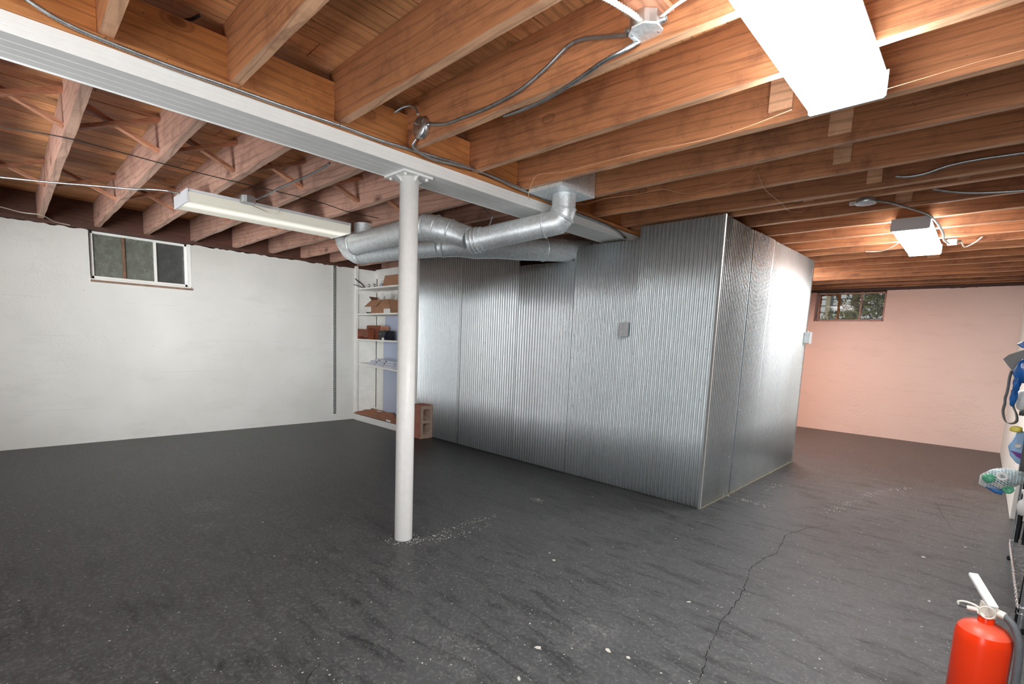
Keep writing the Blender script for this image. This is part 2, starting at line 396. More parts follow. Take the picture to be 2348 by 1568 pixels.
# back wall with window
BX0, BX1, BZ0 = -2.05, -1.15, 1.725
m = MB()
for a in (ragged('x', XL - .3, BX0, YB, .3, 0, 2.18, .01), ragged('x', BX1, XR + .3, YB, .3, 0, 2.18, .012)): m.prism(*a)
m.box((BX0, YB, 0), (BX1, YB + .3, BZ0))
obj('wall_back', m, 'wall_pink', kind='structure', label='pink concrete wall at the far end', cat='wall')
obj('wall_front', MB().box((XL - .3, YF, 0), (XR + .3, YF - .2, 2.175)), 'bare_wall', kind='structure', label='bare grey wall behind the viewpoint', cat='wall')
obj('wall_right', MB().box((XR, YF, 0), (XR + .3, YB + .3, 2.175)), 'bare_wall', kind='structure', label='bare grey wall on the right', cat='wall')
m = MB().box((.26, 5.37, 0), (.40, YB, 2.17))
part = obj('wall_partition', m, 'wall_white2', kind='structure', label='narrow white partition wall running to the pink wall at the right edge', cat='wall', bevel=.004)
# ------------------------------------------------------------------ ceiling: subfloor slab, planks, joists, blocks, braces
JT0 = JB(0) + JH
ceil = obj('ceiling', MB().box((-6.8, YF - .2, JT0 + .075), (2.1, YB + .35, JT0 + .16)), 'sill_wood', kind='structure', label='open wooden ceiling of joists under plank subfloor', cat='ceiling')
TH = .041
slope = math.atan(.0065)
RY = [-2.9, -2.5, -2.1, -1.7, -1.29, -.88, -.48, -.08, .316, .72, 1.17, 1.57, 2.0, 2.41, 2.81, 3.26, 3.67, 3.83, 4.23, 4.65, 5.07, 5.49, 5.86, 6.25, 6.73, 7.14, 7.57, 7.95, 8.38, 8.8, 9.12]
LY = [-2.9, -2.5, -2.1, -1.7, -1.3, -.9, -.5, -.1, .312, .725, 1.13, 1.56, 1.99, 2.4, 2.8, 3.2, 3.6, 4.0, 4.4, 4.8, 5.2, 5.6, 6.0, 6.4, 6.8, 7.2, 7.6, 8.0, 8.4, 8.8, 9.12]
def joist_mesh(L, seed, mat):
    rr = random.Random(seed); n = 22; vs = []; fs = []       # slightly wavy edges, like rough-sawn lumber
    for i in range(n + 1):
        x = -L / 2 + L * i / n; j = [rr.uniform(-.0025, .0025) for _ in range(4)]
        vs += [(x, -TH + j[0], j[1]), (x, j[2], j[3]), (x, 0, JH), (x, -TH, JH)]
    for i in range(n):
        for k in range(4):
            fs.append((i * 4 + k, i * 4 + (k + 1) % 4, i * 4 + 4 + (k + 1) % 4, i * 4 + 4 + k))
    fs += [(3, 2, 1, 0), (n * 4, n * 4 + 1, n * 4 + 2, n * 4 + 3)]
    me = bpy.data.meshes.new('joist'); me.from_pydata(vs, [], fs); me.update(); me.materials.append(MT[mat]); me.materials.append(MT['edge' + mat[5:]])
    for i in range(n): me.polygons[i * 4].material_index = 1  # undersides take the lightened wood, with the light from below painted in
    return me
RM = [joist_mesh(4.05, s, 'joist_fir') for s in range(4)]; LM = [joist_mesh(4.1, s + 9, 'joist_grey') for s in range(4)]
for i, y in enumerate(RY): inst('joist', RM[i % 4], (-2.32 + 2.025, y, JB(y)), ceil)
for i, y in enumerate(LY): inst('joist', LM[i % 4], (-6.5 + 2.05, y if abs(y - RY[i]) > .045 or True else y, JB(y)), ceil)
# subfloor planks, laid across the joists
PW = .132
pm = {}
for L in (1.2, 1.8, 2.4, 3.0):
    for s in range(2):
        me = bpy.data.meshes.new('plank'); mb = MB().box((-PW / 2 + .0025, 0, 0), (PW / 2 - .0025, L - .003, .02)); me.from_pydata([tuple(v) for v in mb.v], [], mb.f); me.materials.append(MT['plank']); pm[(L, s)] = me
x = -6.5; k = 0
while x < XR + .1:
    xc = x + PW / 2
    for (y0, y1, rot) in ((YF, 3.0, 0), (3.0, YB + .2, slope)):
        y = y0 - R_.choice((0, .6, 1.2)) * (1 if rot == 0 else 0)
        while y < y1 - .05:
            rem = y1 - y; cand = [l for l in (1.2, 1.8, 2.4, 3.0) if l <= rem + .5] or [1.2]; L = R_.choice(cand[-2:])
            if L > rem: L = max([l for l in (1.2, 1.8, 2.4, 3.0) if l <= rem] or [1.2])
            z = JT0 + R_.uniform(.0005, .004) + (.0065 * (y - 3) if rot else 0)
            inst('plank', pm[(L, k % 2)], (xc, y, z), ceil, (rot, 0, 0)); y += L; k += 1
    x += PW
# blocking between the joists over the beam (orange wood, a dark gap above)
for a, b in zip(RY[:-1], RY[1:]):
    if b - TH - a < .08: continue
    z = JB((a + b) / 2); obj('blocking', MB().box((-2.27, a, z - .002), (-2.31, b - TH, z + R_.uniform(.165, .18))), 'block_wood', ceil)
# short cleats hanging on the joist faces to the right
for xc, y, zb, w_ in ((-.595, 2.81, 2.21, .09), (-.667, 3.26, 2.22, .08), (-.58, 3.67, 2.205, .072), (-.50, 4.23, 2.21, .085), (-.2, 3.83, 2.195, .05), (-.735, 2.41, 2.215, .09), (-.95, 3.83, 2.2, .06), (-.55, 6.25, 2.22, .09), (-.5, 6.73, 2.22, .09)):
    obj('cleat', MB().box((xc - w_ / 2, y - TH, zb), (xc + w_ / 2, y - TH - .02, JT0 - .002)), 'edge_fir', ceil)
# cross bracing between the left joists
def brace(a, b): obj('cross_brace', MB().bar(a, b, .045, .02, up=(0, 0, 1)), 'brace_wood', ceil)
for row, xr in enumerate((-3.54, -5.12)):
    for a, b in zip(LY[:-1], LY[1:]):
        if b < -1 or b > 6.4: continue
        xo = xr + R_.uniform(-.03, .03)
        brace((xo, a + .001, 2.375), (xo, b - TH - .001, 2.215)); brace((xo + .05, a + .001, 2.215), (xo + .05, b - TH - .001, 2.375))
# sill plates and rim boards on the walls
obj('sill_plate', MB().box((XL + .01, YF, 2.139), (XL - .2, YB, 2.1745)), 'sill_wood', ceil)
obj('rim_board', MB().box((XL - .04, YF, 2.176), (XL - .09, YB, JT0)), 'sill_wood', ceil)
obj('rim_board', MB().box((XL - .1, YB + .02, 2.178), (XR, YB + .1, JT0 + .04)), 'sill_wood', ceil)
obj('sill_plate', MB().box((-6.4, YB - .005, 2.176), (XR, YB + .15, 2.214)), 'sill_wood', ceil)

# ------------------------------------------------------------------ white beam with nailer and steel post
BXn, BXf = -2.25, -2.498
beam = thing('support_beam', (-2.37, 3, 2.084), 'long white metal-clad beam crossing the ceiling on the white post', 'beam')
m = MB()
y0, y1 = YF + .01, 8.9
prof = [(BXn, 2.146), (BXn, 2.126), (BXn - .002, 2.124), (BXn, 2.122), (BXn, 2.108), (BXn - .002, 2.106), (BXn, 2.104), (BXn, 2.086), (BXn - .002, 2.084),
        (BXn - .058, 2.084), (BXn - .061, 2.088), (BXn - .066, 2.084), (BXn - .112, 2.084), (BXn - .115, 2.087), (BXn - .120, 2.084), (BXn - .160, 2.084), (BXn - .163, 2.087), (BXn - .168, 2.084),
        (BXf + .034, 2.084), (BXf + .03, 2.079), (BXf + .026, 2.084), (BXf + .002, 2.088), (BXf, 2.092), (BXf, 2.146)]
m.prism([(a, y0, b) for a, b in prof], (0, y1 - y0, 0))
obj('metal_cladding', m, 'white_paint', beam, label='white ribbed metal cladding')
obj('nailer_board', MB().box((-2.242, y0, 2.147), (-2.49, y1, 2.1742)), 'block_wood', beam, label='orange wood board under the joists')
post = thing('support_post', (-2.37, 1.615, 0), 'round white painted steel post holding up the beam', 'post')
obj('pipe', MB().lathe((-2.37, 1.615, 0), [(0, 0.001), (.0515, .001), (.052, .01), (.052, 2.068), (0, 2.068)], 48), 'post_paint', post)
capm = MB().box((-2.475, 1.52, 2.072), (-2.28, 1.71, 2.0835))
capm.lathe((-2.37, 1.615, 0), [(.046, 2.05), (.046, 2.073)], 32)
for sx, sy in ((1, 0), (-1, 0), (0, 1), (0, -1)):
    d = Vector((sx, sy, 0)); c = Vector((-2.37, 1.615, 0)); q = Vector((-sy, sx, 0)) * .003
    capm.prism([c + d * .05 + Vector((0, 0, 2.045)) - q, c + d * .09 + Vector((0, 0, 2.072)) - q, c + d * .05 + Vector((0, 0, 2.072)) - q], q * 2)
obj('cap_plate', capm, 'white_paint', post, bevel=.0015)
for dx, dy in ((-.075, -.07), (.065, -.07), (-.075, .07), (.065, .07)):
    obj('bolt', MB().lathe((-2.37 + dx, 1.615 + dy, 2.06), [(0, 0), (.008, 0), (.008, .012)], 6, smooth=False), 'white_paint', post)

# ------------------------------------------------------------------ corrugated metal room
room = thing('metal_partition', (-1.42, 3.62, 0), 'room walled in shiny corrugated galvanised steel sheets, reaching the joists', 'partition')
PITCH, AMP = .0335, .0076
def corr(p0, p1, ztop0, ztop1, nrm, ph=0, amp=AMP, z0=.004, jag=0):
    p0, p1 = Vector((*p0, 0)), Vector((*p1, 0)); L = (p1 - p0).length; d = (p1 - p0) / L; nv = Vector((*nrm, 0))
    per = 12; n = int(L / PITCH * per); rows = 4; vs = []; fs = []
    for i in range(n + 1):
        s_ = L * i / n; a = 2 * math.pi * s_ / PITCH + ph
        buck = .0022 * math.sin(s_ * 3.1 + ph) + .0015 * math.sin(s_ * 9.7)
        for r in range(rows + 1):
            zt = ztop0 + (ztop1 - ztop0) * s_ / L
            z = z0 + (zt - z0) * r / rows
            w2 = buck * math.sin(math.pi * r / rows)
            vs.append(p0 + d * s_ + nv * (amp * math.sin(a) + w2) + Vector((0, 0, z)))
    k = rows + 1
    for i in range(n):
        for r in range(rows): fs.append((i * k + r, (i + 1) * k + r, (i + 1) * k + r + 1, i * k + r + 1))
    return MB().add(vs, fs, True)
def sheet(*a, **kw):
    o = obj('corrugated_sheet', corr(*a, **kw), 'galv', room)
    sd = o.modifiers.new('thick', 'SOLIDIFY'); sd.thickness = .0009; return o
YF0 = 3.625
for i, (xa, xb, za, zb) in enumerate(((-5.07, -4.25, 2.17, 2.165), (-4.27, -3.385, 2.165, 2.10), (-3.40, -2.70, 1.952, 1.945), (-2.715, -2.067, 2.068, 2.06), (-2.085, -1.427, 2.158, 2.16))):
    sheet((xa, YF0 - .0015 * (i % 2)), (xb, YF0 - .0015 * (i % 2)), za, zb, (0, -1), ph=i * 1.3)
XF = -1.425
for i, (ya, yb, za, zb) in enumerate(((3.63, 4.23, 2.158, 2.155), (4.22, 4.75, 2.158, 2.172), (4.74, 5.42, 2.165, 2.178), (5.41, 6.09, 2.178, 2.184))):
    sheet((XF + .0015 * (i % 2), ya), (XF + .0015 * (i % 2), yb), za, zb, (1, 0), ph=i * .9 + 1)
sheet((-5.0, 6.09), (XF, 6.09), 2.17, 2.17, (0, 1), amp=.004)
# corner trims, end trim, studs and dark base gap
obj('corner_trim', MB().prism([(-1.430, 3.612, .002), (-1.412, 3.612, .002), (-1.412, 3.632, .002), (-1.4135, 3.632, .002), (-1.4135, 3.6135, .002), (-1.430, 3.6135, .002)], (0, 0, 2.156)), 'galv', room, label='folded steel corner strip')
obj('corner_trim', MB().box((-1.412, 6.07, .002), (-1.4155, 6.1, 2.186)), 'zinc', room)
obj('end_trim', MB().box((-5.1, 3.59, .0), (-5.068, 3.625, 2.16)), 'shelf_paint', room, label='narrow white painted end strip')
for xs in (-5.04, -4.2, -3.36, -2.74, -2.02, -1.47):
    zt = {-3.36: 1.93, -2.74: 1.93, -2.02: 2.04}.get(xs, 2.12)
    obj('stud', MB().box((xs - .019, 3.645, .04), (xs + .019, 3.73, zt)), 'brace_wood', room)
for ys in (4.3, 4.9, 5.5, 6.04): obj('stud', MB().box((XF - .02, ys - .019, .04), (XF - .105, ys + .019, 2.13)), 'brace_wood', room)
obj('bottom_plate', MB().box((-5.05, 3.64, .001), (-1.45, 3.73, .04)), 'sill_wood', room)
obj('bottom_plate', MB().box((XF - .02, 3.74, .001), (XF - .105, 6.08, .04)), 'sill_wood', room)
obj('base_trim', MB().box((XF + .004, 3.64, .0008), (XF + .016, 6.08, .006)), 'caulk', room, label='dirty caulk line along the foot')
scr = MB()
for (u, v) in ((1482, 520), (1562, 508), (1650, 509), (1462, 663), (1453, 703), (1641, 610), (1529, 820), (1452, 812), (1628, 751), (1621, 800), (1608, 915), (1428, 880), (1316, 572), (1334, 860), (1310, 820), (1313, 931), (1362, 560), (1205, 637), (1265, 632), (1160, 640), (1108, 700), (1112, 785), (1104, 812), (1070, 785), (1034, 788), (1140, 960), (1300, 1010), (1420, 1050), (1560, 1120), (1000, 590), (1040, 585), (1316, 770), (1322, 655), (1320, 614)):
    p = on(1, YF0 - AMP, u, v); scr.lathe(p + Vector((0, -.005, 0)), [(0, 0), (.0045, .001), (.0045, .005)], 6, axis=(0, 1, 0))
scr_o = obj('screws', scr, 'zinc', room, kind='stuff')
scr = MB()
for (u, v) in ((1668, 550), (1700, 524), (1754, 549), (1785, 563), (1643, 870), (1712, 725), (1750, 815), (1700, 815), (1680, 812), (1652, 960), (1671, 1048), (1760, 1000), (1783, 950), (1695, 940)):
    p = on(0, XF + AMP, u, v); scr.lathe(p + Vector((.005, 0, 0)), [(0, 0), (.0045, -.001), (.0045, -.005)], 6, axis=(1, 0, 0))
obj('screws', scr, 'zinc', room, kind='stuff')
# electrical boxes on the metal
b1 = thing('switch_box', (-2.145, 3.6, 1.285), 'grey metal switch box on the broad corrugated front', 'switch')
obj('box', MB().box((-2.182, 3.617, 1.285), (-2.108, 3.575, 1.395)), 'zinc', b1, bevel=.003)
obj('cover', MB().box((-2.186, 3.575, 1.282), (-2.104, 3.571, 1.398)), 'endcap', b1, bevel=.002)
obj('toggle', MB().bar((-2.145, 3.571, 1.34), (-2.145, 3.561, 1.346), .006, .012), 'endcap', b1)
for dz in (1.305, 1.375): obj('screw', MB().lathe((-2.145, 3.569, dz), [(0, -.001), (.003, 0), (.003, .003)], 8, axis=(0, 1, 0)), 'dark_grey', b1)
b2 = thing('switch_box', (-1.4, 6.06, 1.31), 'small metal outlet box at the far edge of the corrugated side, near the pink wall', 'switch')
obj('box', MB().box((-1.418, 6.01, 1.31), (-1.362, 6.09, 1.43)), 'zinc', b2, bevel=.003)
obj('cover', MB().box((-1.362, 6.005, 1.306), (-1.358, 6.095, 1.434)), 'endcap', b2, bevel=.001)
obj('cable_clamp', MB().lathe((-1.39, 6.05, 1.43), [(0, .012), (.01, .012), (.01, 0)], 10), 'zinc', b2)

# ------------------------------------------------------------------ windows
win = thing('window_1', (XL, 1.06, WZ0), 'small three-pane basement window with grimy glass in the white wall', 'window', kind='structure')
xw = XL - .045
m = MB()
fz0, fz1 = WZ0 + .002, 2.136
m.box((xw, WY0 + .002, fz1 - .024), (xw - .05, WY1 - .002, fz1)); m.box((xw, WY0 + .002, fz0), (xw - .05, WY1 - .002, fz0 + .03))
m.box((xw, WY0 + .012, fz0), (xw - .05, WY0 + .036, fz1)); m.box((xw, WY1 - .036, fz0), (xw - .05, WY1 - .012, fz1))
obj('sash_frame', m, 'shelf_paint', win, bevel=.002)
obj('jamb_strip', MB().box((XL + .004, WY1 - .012, WZ0 - .02), (XL - .05, WY1 + .016, 2.134)), 'shelf_paint', win)
obj('jamb_gap', MB().box((XL - .07, WY0 + .001, fz0), (XL - .08, WY1 - .001, fz1)), 'gap', win) if False else None
ys = [WY0 + .036]
for u in (284, 356):
    ys.append(on(0, xw, u, 590).y)
ys.append(WY1 - .036)
for k in (1, 2): obj('muntin', MB().box((xw - .002, ys[k] - .013, fz0 + .03), (xw - .045, ys[k] + .013, fz1 - .024)), 'rust' if k == 1 else 'shelf_paint', win, bevel=.002, label='bare rusty upright bar' if k == 1 else None)
for k in range(3):
    obj('pane', MB().box((xw - .022, ys[k] + (.013 if k else 0), fz0 + .03), (xw - .026, ys[k + 1] - (.013 if k < 2 else 0), fz1 - .024)), 'glass_dirty' if k == 0 else ('glass_dirty' if k == 1 else 'glass_dirty2'), win)
m = MB().box((XL + .028, WY0 - .004, WZ0 - .03), (XL - .05, WY1 + .004, WZ0 - .0005)); obj('window_sill', m, 'shelf_paint', win, bevel=.003)
obj('sill_edge', MB().box((XL + .032, WY0 - .004, WZ0 - .034), (XL + .0285, WY1 + .012, WZ0 - .012)), 'worn_sill', win, label='sill front with the paint worn off')
# window 2
win2 = thing('window_2', (-1.6, YB, BZ0), 'small three-pane basement window with old brown putty in the pink wall', 'window', kind='structure')
yw = YB + .08
m = MB(); gz0, gz1 = BZ0 + .012, 2.165
m.box((BX0 + .002, yw, gz1 - .02), (BX1 - .002, yw + .045, gz1)); m.box((BX0 + .002, yw, gz0), (BX1 - .002, yw + .045, gz0 + .02))
m.box((BX0 + .03, yw, gz0), (BX0 + .05, yw + .045, gz1)); m.box((BX1 - .03, yw, gz0), (BX1 - .012, yw + .045, gz1))
MT['pink_trim'] = plain('pink brown trim paint', lin(196, 140, 122), .5, 0, .2, 20)
MT['putty'] = plain('brown putty', lin(150, 92, 34), .6, 0, .35, 24)
obj('sash_frame', m, 'pink_trim', win2, bevel=.002)
xs = [BX0 + .05, on(1, yw, 1923, 700).x, on(1, yw, 1974, 700).x, BX1 - .03]
for k in (1, 2): obj('muntin', MB().box((xs[k] - .018 + .004 * k, yw - .002, gz0 + .02), (xs[k] + .018 - .004 * k, yw + .04, gz1 - .02)), 'putty' if k == 1 else 'pink_trim', win2, bevel=.002)
for k in range(3): obj('pane', MB().box((xs[k], yw + .018, gz0 + .02), (xs[k + 1], yw + .021, gz1 - .02)), 'glass', win2)
m = MB()
for k in range(24):
    z = gz0 + .02 + (gz1 - gz0 - .04) * k / 24; m.box((BX0 + .05, yw + .002, z), (BX0 + .05 + R_.uniform(.008, .02), yw + .017, z + .017))
for k in range(12):
    x = xs[0] + (xs[1] - xs[0]) * k / 12; m.box((x, yw + .002, gz1 - .02 - R_.uniform(.006, .02)), (x + .03, yw + .017, gz1 - .018))
obj('putty_bead', m, 'putty', win2, kind='stuff', label='crumbling brown putty around the left pane')
MT['violet_sill'] = plain('pale pink sill paint', lin(236, 208, 206), .4, 0, .05)
obj('window_sill', MB().prism([(BX0, YB - .004, BZ0 + .001), (BX0, yw, BZ0 + .014), (BX0, yw, BZ0 + .001)], (BX1 - BX0, 0, 0)), 'violet_sill', win2)

# outside: ground, neighbour's siding, tree, window well
MT['soil'] = plain('soil and grass', lin(96, 100, 66), .95, 0, .4, 6)
obj('ground', MB().box((-14, YB + .32, 1.4), (12, 26, 1.62)), 'soil', kind='structure', label='ground outside the far window', cat='ground')
MT['siding'] = plain('white siding paint', lin(206, 212, 216), .6, 0, .04, 4)
hs = thing('neighbour_house', (-5.5, 15.2, 1.62), 'pale clapboard house wall outside the far window', 'house')
for k in range(22): obj('clapboard', MB().prism([(-11, 15.2, 1.63 + k * .17), (-11, 15.17, 1.63 + k * .17), (-11, 15.2, 1.80 + k * .17)], (11.5, 0, 0)), 'siding', hs)
obj('wall_core', MB().box((-11, 15.21, 1.63), (.5, 15.4, 5.4)), 'siding', hs)
MT['tan'] = plain('tan downspout', lin(176, 166, 140), .6)
obj('downspout', MB().box((on(1, 15.1, 1894, 700).x, 15.05, 1.63), (on(1, 15.1, 1904, 700).x, 15.16, 5.2)), 'tan', hs, label='tan downspout')
TX = on(1, 12.6, 1952, 710).x
tr = thing('tree', (TX, 12.6, 1.62), 'leafy tree outside the far window', 'tree')
MT['bark'] = plain('bark', lin(96, 78, 60), .9, 0, .3, 20, .5)
m = MB().tube([(TX, 12.6, 1.6), (TX + .02, 12.6, 2.0), (TX + .06, 12.62, 2.5), (TX, 12.7, 3.6)], [.10, .085, .07, .05], 10)
m.tube([(TX + .02, 12.6, 1.95), (TX + .2, 12.5, 2.25), (TX + .5, 12.5, 2.7)], [.06, .045, .03], 8); m.tube([(TX + .02, 12.6, 2.05), (TX - .25, 12.6, 2.4), (TX - .4, 12.5, 2.9)], [.055, .04, .03], 8)
obj('trunk', m, 'bark', tr)
tl = NT('leaf green'); vv = tl.noise(tl.coords(), 5, 3)
tl.put('Base Color', tl.ramp(vv, [(.3, lin(54, 66, 34)), (.55, lin(96, 110, 52)), (.75, lin(176, 152, 60))])).put('Roughness', .6).put('Transmission Weight', 0.0); MT['leaf'] = tl.m
m = MB(); rr = random.Random(3)
for k in range(4200):
    c = Vector((rr.gauss(TX + .5, .27), rr.gauss(12.5, .5), rr.uniform(2.0, 3.2)))
    if rr.random() < .22: c = Vector((rr.gauss(TX + .05, .2), rr.gauss(12.2, .3), rr.uniform(1.65, 2.1)))
    a = Vector((rr.uniform(-1, 1), rr.uniform(-1, 1), rr.uniform(-1, 1))).normalized(); b = a.orthogonal().normalized(); s_ = rr.uniform(.015, .035)
    m.add([c - a * s_ * 1.5, c - b * s_ * .6, c + a * s_ * 1.5, c + b * s_ * .6], [(0, 1, 2, 3)])
obj('foliage', m, 'leaf', tr, kind='stuff')
MT['well'] = plain('window well steel', lin(70, 72, 66), .8, .2, .3, 8)
m = MB(); ring = []
for k in range(13):
    a = math.pi * (k / 12 - .5); ring.append((XL - .32 - .45 * math.cos(a), 1.06 + .62 * math.sin(a)))
vs = [(x, y, z) for x, y in ring for z in (1.5, 2.45)]
m.add(vs, [(2 * i, 2 * i + 2, 2 * i + 3, 2 * i + 1) for i in range(12)], True)
m.add([(x, y, 1.5) for x, y in ring], [tuple(range(13))])
ww = obj('window_well', m, 'well', label='dark curved steel well outside the grimy window', cat='window well')
sd = ww.modifiers.new('s', 'SOLIDIFY'); sd.thickness = .01

# ------------------------------------------------------------------ fluorescent fixtures
def fixture(x0, x1, y0, y1, zb, zt, lens, label, group=None, end='endcap', curve=.018):
    t = thing('ceiling_light', ((x0 + x1) / 2, (y0 + y1) / 2, zb), label, 'light', group)
    obj('housing', MB().box((x0 + .006, y0 + .004, zt - .022), (x1 - .006, y1 - .004, zt)), 'endcap', t)
    # wrap-around lens: profile in x-z
    n = 10; pr = []
    for i in range(n + 1):
        a = math.pi * i / n
        pr.append(((x0 + x1) / 2 - (x1 - x0) / 2 * math.copysign(abs(math.cos(a)) ** .22, math.cos(a)), zb + (zt - .022 - zb) * (1 - math.sin(a) ** .16)))
    m = MB(); q = [(a, y0 + .008, b) for a, b in pr]; nn = len(q)
    vs = q + [(a, y1 - .008, b) for a, _, b in q]
    m.add(vs, [(i, i + 1, nn + i + 1, nn + i) for i in range(nn - 1)], True)
    o = obj('lens', m, lens, t)
    for ya, yb in ((y0, y0 + .008), (y1 - .008, y1)):
        obj('end_cap', MB().prism([(x0 - .002, ya, zt - .001), (x0 - .002, ya, zb + .004), (x0 + .005, ya, zb - .003), (x1 - .005, ya, zb - .003), (x1 + .002, ya, zb + .004), (x1 + .002, ya, zt - .001)], (0, yb - ya, 0)), end, t)
    return t
f1 = fixture(-.575, -.345, .95, 2.17, 2.085, JB(1) - .002, 'glow', 'large glaring fluorescent fixture over the open floor, nearest on the right')
f2 = fixture(-.595, -.38, 4.53, 5.71, 2.10, 2.183, 'glow2', 'bright fluorescent fixture hung toward the pink wall')
f3 = fixture(-4.44, -4.07, .94, 2.175, 2.085, 2.1735, 'glow_dim', 'dim yellowed fluorescent fixture beside the white beam, over the white wall side')
f4 = fixture(-4.5, -4.2, -2.4, -1.2, 2.085, 2.173, 'fill_back', 'added fill fixture behind the viewpoint, left')  # unseen fixture added as fill for the left side
f6 = fixture(.75, .98, .1, 1.3, 2.085, 2.173, 'glow', 'added fill fixture over the storage corner outside the right edge')  # unseen fixture added to brighten the right side and far wall
f7 = fixture(-2.25, -2.0, 6.5, 7.7, 2.10, 2.19, 'fill_far', 'added fill fixture hidden behind the metal room')  # hidden fixture added to brighten the far wall
f5 = fixture(-.9, -.6, -2.3, -1.1, 2.085, 2.173, 'fill_back', 'added fill fixture behind the viewpoint, right')  # unseen fixture added as fill from behind

# ------------------------------------------------------------------ cables and boxes overhead
JBz = 2.175
def P(z=None, x=None, y=None, pts=()):
    out = []
    for (u, v) in pts:
        out.append(on(2, z, u, v) if z is not None else on(0, x, u, v) if x is not None else on(1, y, u, v))
    return out
c1 = P(x=-2.23, pts=((-60, -90), (60, -2), (140, 48), (235, 91), (400, 155), (545, 206), (660, 247), (780, 288), (870, 321), (950, 345)))
c1 += P(x=-2.23, pts=((1060, 378), (1150, 412), (1235, 450), (1300, 480), (1360, 503), (1410, 525), (1435, 546)))
obj('armoured_cable', bx(c1, .0085), 'bx', label='thick armoured cable stapled along the top of the white beam', cat='cable')
c2 = [on(1, 1.51, 955, 318), on(1, 1.51, 947, 335)] + P(x=-2.215, pts=((965, 352), (1000, 367), (1050, 379), (1110, 397), (1180, 428), (1225, 448)))
obj('armoured_cable', bx(c2, .0075), 'bx', label='cable dropping from the round junction box to the beam', cat='cable')
# round junction box
jb = thing('junction_box', (-2.165, 1.5, 2.2), 'round metal junction box with blank cover on a joist above the post', 'junction box')
cc = on(1, 1.50, 962, 292)
obj('box_body', MB().lathe(cc, [(0, .03), (.047, .03), (.05, .024), (.05, 0), (.046, -.002)], 24, axis=(0, 1, 0)), 'zinc', jb)
obj('cover', MB().lathe(cc, [(0, -.006), (.05, -.006), (.051, -.003), (.051, .0)], 24, axis=(0, 1, 0)), 'zinc', jb, label='dull round blank cover')
for a in (-.7, 2.4): obj('screw', MB().lathe(cc + Vector((.036 * math.cos(a), -.008, .036 * math.sin(a))), [(0, -.002), (.004, 0), (.004, .004)], 8, axis=(0, 1, 0)), 'zinc', jb)
obj('connector', MB().lathe(cc + Vector((.048, .014, .003)), [(.011, 0), (.011, .018), (.008, .02)], 12, axis=(1, 0, 0)), 'zinc', jb)
oc_y = 1.57 - TH - .012
c3 = [cc + Vector((.06, .012, .003))] + P(y=oc_y, pts=((1020, 284), (1060, 270), (1120, 246), (1190, 208), (1250, 158), (1300, 108), (1335, 90), (1390, 84), (1440, 80)))
obj('armoured_cable', bx(c3, .0085), 'bx', label='armoured cable from the round box climbing the joist to the octagonal box', cat='cable')
c4 = [on(1, 1.47, 958, 262), on(1, 1.47, 954, 250), on(1, 1.46, 940, 243), on(1, 1.44, 922, 247), on(1, 1.42, 905, 258)]
obj('armoured_cable', bx(c4, .0075), 'bx', label='short armoured cable looping over the top of the round box', cat='cable')
# octagonal box
ob = thing('junction_box', (-.885, 1.49, 2.2), 'octagonal metal junction box beside the glaring light', 'junction box')
oc = on(2, 2.20, 1480, 74)
def octa(c, r, z0, z1, rot=.39): return MB().prism([(c.x + r * math.cos(rot + k * math.pi / 4), c.y + r * math.sin(rot + k * math.pi / 4), z0) for k in range(8)], (0, 0, z1 - z0))
obj('box_body', octa(oc, .052, 2.202, 2.245), 'zinc', ob, bevel=.002)
obj('cover', octa(oc, .054, 2.197, 2.202), 'duct', ob, label='blank octagonal cover')
for a in (.5, 3.6): obj('screw', MB().lathe(oc + Vector((.04 * math.cos(a), .04 * math.sin(a), -.005)), [(0, 0), (.004, .001), (.004, .004)], 8), 'zinc', ob)
for d in ((-1, -.25, 0), (1, .1, 0), (-.6, 1, 0)):
    dv = Vector(d).normalized(); obj('connector', MB().lathe(oc + dv * .046 + Vector((0, 0, .018)), [(.011, 0), (.011, .016), (.008, .02)], 12, axis=dv), 'zinc', ob)
obj('mounting_board', MB().box((oc.x - .05, 1.40, 2.246), (oc.x + .075, 1.57 - TH - .001, 2.262)), 'brace_wood', ob, label='short light wood mounting board')
c5 = [on(2, 2.20, 1468, 96), on(2, 2.185, 1450, 104)] + P(y=1.60, pts=((1440, 103), (1385, 138)))[:0] + [on(2, 2.165, 1425, 118), on(2, 2.16, 1385, 140), on(2, 2.16, 1310, 192), on(2, 2.163, 1250, 228), on(2, 2.175, 1200, 250), on(2, 2.2, 1155, 265)]
obj('armoured_cable', bx(c5, .0085), 'bx', label='armoured cable running under the joist from the octagonal box toward the beam', cat='cable')
c6 = [on(2, 2.225, 1462, 42), on(2, 2.225, 1445, 29), on(2, 2.225, 1425, 17), on(2, 2.23, 1400, 2), on(2, 2.24, 1360, -18), on(2, 2.25, 1300, -50)]
obj('flexible_conduit', bx(c6, .010, .005), 'cream_metal', label='bright ribbed conduit entering the octagonal box from above', cat='conduit')
c7 = [on(2, 2.225, 1515, 40), on(2, 2.225, 1545, 15), on(2, 2.235, 1575, -5), on(2, 2.25, 1620, -35)]
obj('white_cable', wire(c7, .0055), 'romex', label='flat white cable leaving the octagonal box to the right', cat='cable')
